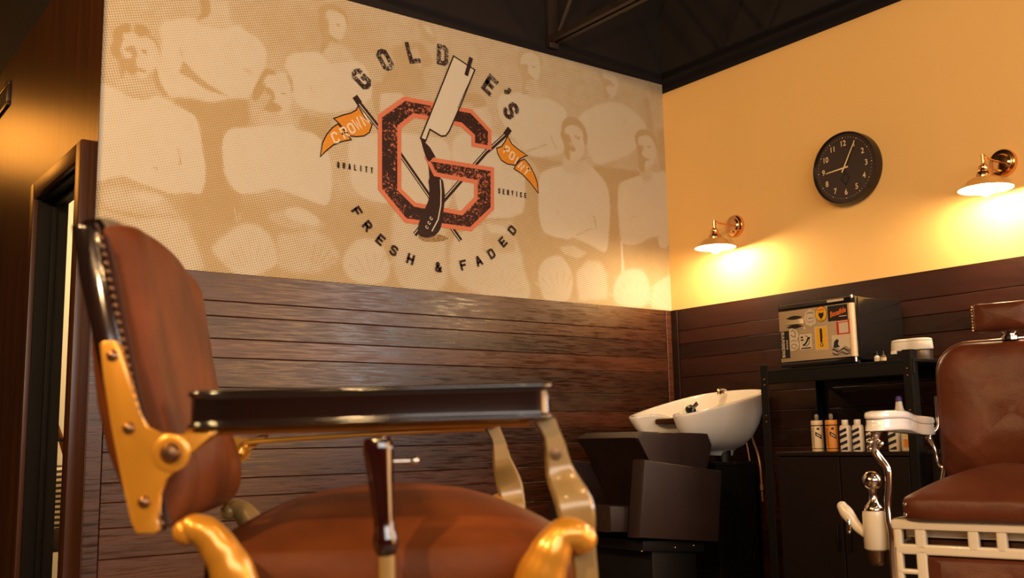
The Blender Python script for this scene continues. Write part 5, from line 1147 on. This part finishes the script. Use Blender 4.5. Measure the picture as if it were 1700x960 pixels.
    b.tube([(u + du, s_ * v, z + dz) for u, v, z in ((-0.2250, 0.325, 0.7500), (-0.2130, 0.327, 0.7530), (-0.1980, 0.325, 0.7450), (-0.1820, 0.322, 0.7230), (-0.1680, 0.318, 0.6940), (-0.155, 0.31, 0.64), (-0.15, 0.29, 0.58))], [0.014, 0.0175, 0.0200, 0.0230, 0.0270, 0.030, 0.030], seg=24)
    b.ball((-0.2250 + du, s_ * 0.325, 0.7490 + dz), 0.0155, (1, 1, 1), 20)
    b.done('rear_scroll', M['gold_paint'] if s_ < 0 else M['cream_paint_metal'], t, ang=80)
# seat cushion
def seat_rings(cx, hx, hy, ztop, zedge, zbot):
    r_ = [superring(cx, 0, hx * 0.96, hy * 0.96, zbot, 56, 5), superring(cx, 0, hx * 0.995, hy * 0.995, zbot + 0.008, 56, 5), superring(cx, 0, hx, hy, (zbot + zedge) / 2, 56, 5)]
    for s_ in (0.995, 0.975, 0.94, 0.88, 0.78, 0.62, 0.42, 0.2, 0.03):
        r_.append(superring(cx, 0, hx * s_, hy * s_, zedge + (ztop - zedge) * (1 - s_ ** 2.3), 56, 5 - 2.2 * (1 - s_)))
    return r_
b = B(); b.loft(seat_rings(0.030, 0.262, 0.262, 0.789, 0.712, 0.640)); sc_ = b.done('seat', M['leather'], t, ang=80)
b = B(); b.loft(seat_rings(0.030, 0.268, 0.268, 0.645, 0.640, 0.560)); b.done('seat_frame', M['enamel'], t, ang=60)
# recline lever beside the seat
b = B(); b.lathe([(0.0, 0.0), (0.0105, 0.0015), (0.0150, 0.010), (0.0165, 0.018), (0.0150, 0.027), (0.0125, 0.034), (0.0130, 0.050), (0.0160, 0.095), (0.0195, 0.130), (0.0198, 0.140), (0.0165, 0.147), (0.0, 0.149)], (0.0165, -0.318, 0.711), (-0.075, 0, 1), 28)
lv = b.done('lever_handle', M['burgundy'], t)
b = B(); b.tube([(0.0165, -0.318, 0.715), (0.020, -0.318, 0.60), (0.03, -0.30, 0.50)], 0.0105, seg=16, sub=3); b.done('lever_rod', M['cream_paint_metal'], t)
b = B(); b.tube([(0.018, -0.26, 0.8265), (0.050, -0.26, 0.8270)], [0.0042, 0.0036], seg=12, sub=1); b.ball((0.053, -0.26, 0.8272), 0.0066, seg=14); b.tube([(0.010, -0.302, 0.826), (0.018, -0.26, 0.8265)], 0.0042, seg=10, sub=1)
b.done('peg', M['chrome'], t)
def pedestal(t_, m1, m2, ztop, footx):
    b = B(); b.lathe([(0.30, 0), (0.31, 0.012), (0.29, 0.035), (0.20, 0.060), (0.12, 0.085), (0.10, 0.12), (0.095, 0.30)], (0.0, 0, 0), seg=48); b.done('base', m1, t_)
    b = B(); b.lathe([(0.060, 0.28), (0.060, ztop - 0.06), (0.13, ztop - 0.02), (0.14, ztop)], (0.0, 0, 0), seg=36); b.done('column', m2, t_)
    for s_ in (-1, 1):
        b = B(); b.tube([(0.20, s_ * 0.17, ztop - 0.01), (0.30, s_ * 0.17, ztop - 0.15), (0.36, s_ * 0.17, 0.30), (footx, s_ * 0.16, 0.20)], 0.016, seg=12); b.done('footrest_arm', m1, t_)
    b = B(); b.box(footx - 0.10, footx + 0.14, -0.20, 0.20, 0.185, 0.205, bev=0.006); b.done('footrest', m1, t_)
pedestal(t, M['gold_paint'], M['chrome'], 0.565, 0.48)

# ------------------------------------------------------------------ second barber chair at the right edge, white enamel
RC0 = (-0.880, -2.249, 0.0); RROT = R(-164.95)
t = thing('barber_chair', 'antique barber chair with white enamelled frame and oxblood leather, headrest raised', 'barber chair', RC0, RROT)
# local x points out of the seat, local y towards the picture's right
def rounded_back(hx, z0, z1, rb, rt, n=8):
    o = []
    for cy, cz, a, r_ in ((hx - rt, z1 - rt, 0, rt), (-hx + rt, z1 - rt, 90, rt), (-hx + rb, z0 + rb, 180, rb), (hx - rb, z0 + rb, 270, rb)):
        o += [(cy + r_ * math.cos(R(a + 90 * k / n)), cz + r_ * math.sin(R(a + 90 * k / n))) for k in range(n + 1)]
    return o
def back_surface(s_, x):
    o = []
    for y, z in rounded_back(0.222, 0.700, 1.128, 0.03, 0.095):
        o.append((x - 0.10 * (z - 0.70) * 0.5, y * s_, 0.914 + (z - 0.914) * s_))
    return o
b = B(); b.loft([back_surface(0.96, -0.075), back_surface(1.0, -0.070), back_surface(1.0, -0.040), back_surface(0.985, -0.016), back_surface(0.95, -0.004), back_surface(0.88, 0.006), back_surface(0.70, 0.018), back_surface(0.40, 0.026), back_surface(0.05, 0.028)])
bc = b.done('back_cushion', M['leather_red'], t, ang=80)
pp = back_surface(1.0, -0.030); b = B(); b.tube(pp[0:18] , 0.0048, seg=8, sub=1); b.tube(pp[26:] + [pp[0]], 0.0048, seg=8, sub=1)
b.tube(pp[17:27], 0.0048, seg=8, sub=1); b.done('piping', M['leather_red'], bc)
b = B()
bp_ = back_surface(1.012, -0.062)
b.tube(bp_ + [bp_[0]], 0.006, seg=8, sub=1); b.done('back_rim', M['chrome'], t)
# headrest
def hr(s_, x):
    return [(x, y * s_, 1.196 + z * s_) for y, z in rrect(-0.086, 0.086, -0.043, 0.043, 0.008, 3)]
b = B(); b.loft([hr(0.95, -0.055), hr(1.0, -0.048), hr(1.0, -0.005), hr(0.97, 0.010), hr(0.88, 0.022), hr(0.5, 0.030), hr(0.05, 0.031)]); hd = b.done('headrest', M['leather_red'], t, ang=80)
hd.location = (0.012, 0.0, 0)
b = B()
for s_ in (-1, 1):
    for k in range(9): b.ball((0.005, s_ * 0.088, 1.158 + k * 0.0092), 0.0036, seg=8)
b.done('upholstery_studs', M['brass'], hd)
b = B(); b.lathe([(0.024, 0), (0.024, 0.010), (0.016, 0.014), (0.016, 0.018), (0.009, 0.020), (0.007, 0.030), (0.007, 0.052)], (-0.045, 0, 1.128), (0, 0, 1), 24)
b.tube([(-0.045, -0.020, 1.156), (-0.045, -0.008, 1.148), (-0.045, 0.008, 1.148), (-0.045, 0.020, 1.156)], [0.005, 0.0035, 0.0035, 0.005], seg=10)
b.done('headrest_post', M['chrome'], t)
# seat cushion: flat front band, softly domed top
b = B()
def sq(cx, hx, hy, z, e=16): return superring(cx, 0, hx, hy, z, 64, e)
r_ = [sq(0.19, 0.205, 0.222, 0.612), sq(0.19, 0.212, 0.228, 0.618), sq(0.19, 0.214, 0.230, 0.640), sq(0.19, 0.213, 0.229, 0.662), sq(0.19, 0.208, 0.224, 0.672)]
for s_ in (0.93, 0.84, 0.72, 0.56, 0.36, 0.14, 0.02): r_.append(sq(0.19 - 0.05 * (1 - s_), 0.210 * s_, 0.225 * s_, 0.672 + 0.090 * (1 - s_ ** 1.7), 16 - 12 * (1 - s_)))
b.loft(r_); st = b.done('seat', M['leather_red'], t, ang=60)
b = B()
for z in (0.627, 0.655): b.ball((0.400, -0.212, z), 0.0058, seg=12); b.ball((0.400, 0.212, z), 0.0058, seg=12)
b.done('upholstery_studs', M['chrome'], st)
# white grille apron below the seat
XG = 0.360
def grille(b, outline, holes, x0, x1):
    """outline rectangle list with rectangular holes cut by bars"""
    pass
b = B()
gx = lambda y0, y1, z0, z1: b.box(XG - 0.012, XG + 0.013, y0, y1, z0, z1, bev=0.006, seg=3)
# rails
b.box(XG - 0.03, XG + 0.018, -0.262, 0.262, 0.584, 0.612, bev=0.008)
gx(-0.255, 0.255, 0.516, 0.544)
gx(-0.255, 0.255, 0.420, 0.440)
YS = [(-0.257, -0.237), (-0.201, -0.172), (-0.062, -0.034), (0.010, 0.036), (0.148, 0.177), (0.216, 0.257)]
for k, (y0, y1) in enumerate(YS): gx(y0, y1, 0.530, 0.598)
for y0, y1 in ((-0.256, -0.239), (-0.201, -0.172), (0.172, 0.201), (0.237, 0.257)): gx(y0, y1, 0.425, 0.530)
for s_ in (-1, 1):
    gx(min(s_ * 0.256, s_ * 0.185), max(s_ * 0.256, s_ * 0.185), 0.462, 0.476)
    # bars running back along the sides
    b.box(0.02, XG, s_ * 0.262 - 0.008, s_ * 0.262 + 0.008, 0.584, 0.612, bev=0.005); b.box(0.02, XG, s_ * 0.262 - 0.008, s_ * 0.262 + 0.008, 0.516, 0.544, bev=0.005)
    b.box(XG - 0.012, XG + 0.006, s_ * 0.262 - 0.009, s_ * 0.262 + 0.009, 0.40, 0.612, bev=0.005)
    for xx in (0.05, 0.13, 0.21, 0.29): b.box(xx, xx + 0.02, s_ * 0.262 - 0.008, s_ * 0.262 + 0.008, 0.530, 0.598, bev=0.004)
b.done('grille_apron', M['porcelain_metal'], t, ang=50)
b = B(); b.box(0.02, XG - 0.030, -0.236, 0.236, 0.560, 0.608, bev=0.006); b.done('seat_frame', M['porcelain_metal'], t, ang=50)
b = B(); b.loft([[(XG - 0.006, y, z) for y, z in rrect(-0.172, 0.172, 0.38, 0.512, 0.004, 2)], [(XG + 0.010, y * 0.985, 0.447 + (z - 0.447) * 0.98) for y, z in rrect(-0.172, 0.172, 0.38, 0.512, 0.004, 2)], [(XG + 0.018, y * 0.80, 0.447 + (z - 0.447) * 0.8) for y, z in rrect(-0.172, 0.172, 0.38, 0.512, 0.004, 2)]])
b.done('calf_pad', M['leather_red'], t, ang=60)
b = B(); b.box(0.0, XG - 0.05, -0.20, 0.20, 0.36, 0.575, bev=0.01); b.done('seat_box', M['leather_dark'], t, ang=50)
# porcelain arm pads on curling nickel supports
def violin(k, n=56, off=0.0):
    """outline of the armrest seen from above: wide scoop in front, waist, narrow tail"""
    o = []
    for i in range(n):
        a = 2 * math.pi * i / n; u = math.cos(a); x = u * 0.255
        hw = 0.036 + 0.014 * math.cos((u - 0.55) * 3.2)
        y = hw * math.copysign(min(1, abs(math.sin(a)) ** 0.45), math.sin(a))
        o.append((x * k, y * k))
    return o
for s_ in (-1, 1):
    def ar(k, z, n=56):
        o = []
        for x, y in violin(k, n):
            wob = 0.008 * math.sin((x + 0.02) * 9.5)
            o.append((0.205 + x, s_ * 0.262 + s_ * 0.03 * (x + 0.10) * 0.6 + y, z + wob))
        return o
    b = B(); b.loft([ar(0.975, 0.853), ar(1.0, 0.855), ar(0.975, 0.864), ar(0.960, 0.876), ar(0.965, 0.883), ar(0.955, 0.885)])
    ap = b.done('armrest', M['porcelain'], t, ang=70)
    b = B(); b.loft([ar(0.945, 0.8862), ar(0.985, 0.888), ar(1.0, 0.8935), ar(0.99, 0.901), ar(0.95, 0.906), ar(0.80, 0.909), ar(0.4, 0.910), ar(0.05, 0.910)]); b.done('armrest_top', M['porcelain'], ap, ang=75)
    b = B(); b.loft([ar(0.94, 0.8845), ar(0.94, 0.887)]); b.done('armrest_gap', M['ink_black'], ap)
    # front support
    y_ = s_ * 0.285
    b = B(); b.tube([(0.375, s_ * 0.285, 0.858), (0.372, s_ * 0.290, 0.835), (0.366, s_ * 0.298, 0.805), (0.360, s_ * 0.286, 0.780), (0.358, s_ * 0.268, 0.752), (0.360, s_ * 0.266, 0.715), (0.364, s_ * 0.270, 0.66), (0.368, s_ * 0.268, 0.61), (0.372, s_ * 0.264, 0.57), (0.372, s_ * 0.266, 0.50), (0.37, s_ * 0.266, 0.40)], [0.018, 0.013, 0.012, 0.012, 0.0105, 0.0095, 0.0105, 0.0115, 0.009, 0.009, 0.009], seg=16, flat=0.8)
    b.ball((0.374, s_ * 0.292, 0.846), 0.016, (1, 1, 0.7)); b.ball((0.384, s_ * 0.304, 0.826), 0.010); b.ball((0.376, s_ * 0.276, 0.822), 0.010); b.ball((0.374, s_ * 0.308, 0.808), 0.008)
    b.done('arm_support', M['chrome'], t, ang=70)
    b = B(); b.tube([(-0.040, s_ * 0.229, 0.965), (-0.040, s_ * 0.229, 0.900), (-0.036, s_ * 0.230, 0.868), (-0.025, s_ * 0.246, 0.848), (-0.022, s_ * 0.256, 0.834), (-0.024, s_ * 0.242, 0.800), (-0.022, s_ * 0.236, 0.765), (-0.012, s_ * 0.224, 0.745), (0.010, s_ * 0.210, 0.736), (0.06, s_ * 0.21, 0.68)], [0.006, 0.0065, 0.006, 0.006, 0.011, 0.0065, 0.0055, 0.006, 0.006, 0.006], seg=12)
    b.done('back_iron', M['chrome'], t, ang=70)
# lift pump beside the seat: ball-topped cylinder and crank
b = B(); PX, PY = 0.345, -0.318
b.lathe([(0.026, 0.520), (0.034, 0.526), (0.034, 0.620), (0.032, 0.630), (0.026, 0.632)], (PX, PY, 0), seg=36)
b.tube([(PX, PY, 0.575), (PX - 0.02, -0.262, 0.575)], 0.012, seg=12, sub=1)
pm = b.done('pump_cylinder', M['porcelain_metal'], t, ang=60)
b = B(); b.lathe([(0.028, 0.632), (0.028, 0.640), (0.020, 0.650), (0.013, 0.660), (0.011, 0.680), (0.013, 0.692)], (PX, PY, 0), seg=28); b.ball((PX, PY, 0.716), 0.028, seg=28); b.done('ball_finial', M['chrome'], pm, ang=70)
b = B(); b.lathe([(0.0, 0.476), (0.014, 0.478), (0.021, 0.486), (0.024, 0.500), (0.025, 0.521)], (PX, PY, 0), seg=28); b.done('cylinder_cap', M['bolt'], pm, ang=70)
b = B(); b.tube([(PX, PY - 0.030, 0.562), (PX, PY - 0.055, 0.588), (PX, PY - 0.080, 0.622), (PX, PY - 0.094, 0.642)], [0.010, 0.015, 0.0195, 0.0150], seg=20)
b.ball((PX, PY - 0.093, 0.641), 0.0152, seg=20); cr_ = b.done('crank_handle', M['porcelain_metal'], pm, ang=80)
b = B(); b.tube([(PX + 0.016, PY - 0.070, 0.606), (PX + 0.018, PY - 0.070, 0.590), (PX + 0.018, PY - 0.071, 0.573)], [0.004, 0.0055, 0.0065], seg=12); b.ball((PX + 0.018, PY - 0.071, 0.571), 0.0066, seg=12); b.done('crank_peg', M['chrome'], cr_)
def shift_ped():
    b = B(); b.lathe([(0.30, 0), (0.31, 0.012), (0.29, 0.035), (0.20, 0.060), (0.12, 0.085), (0.10, 0.12), (0.095, 0.22)], (0.17, 0, 0), seg=48); b.done('base', M['porcelain_metal'], t)
    b = B(); b.lathe([(0.060, 0.21), (0.060, 0.33), (0.12, 0.355), (0.13, 0.365)], (0.17, 0, 0), seg=36); b.done('column', M['chrome'], t)
    b = B(); b.box(0.50, 0.72, -0.19, 0.19, 0.16, 0.18, bev=0.006); b.done('footrest', M['porcelain_metal'], t)
    for s_ in (-1, 1):
        b = B(); b.tube([(0.34, s_ * 0.17, 0.40), (0.42, s_ * 0.17, 0.28), (0.55, s_ * 0.16, 0.17)], 0.013, seg=12); b.done('footrest_arm', M['porcelain_metal'], t)
shift_ped()
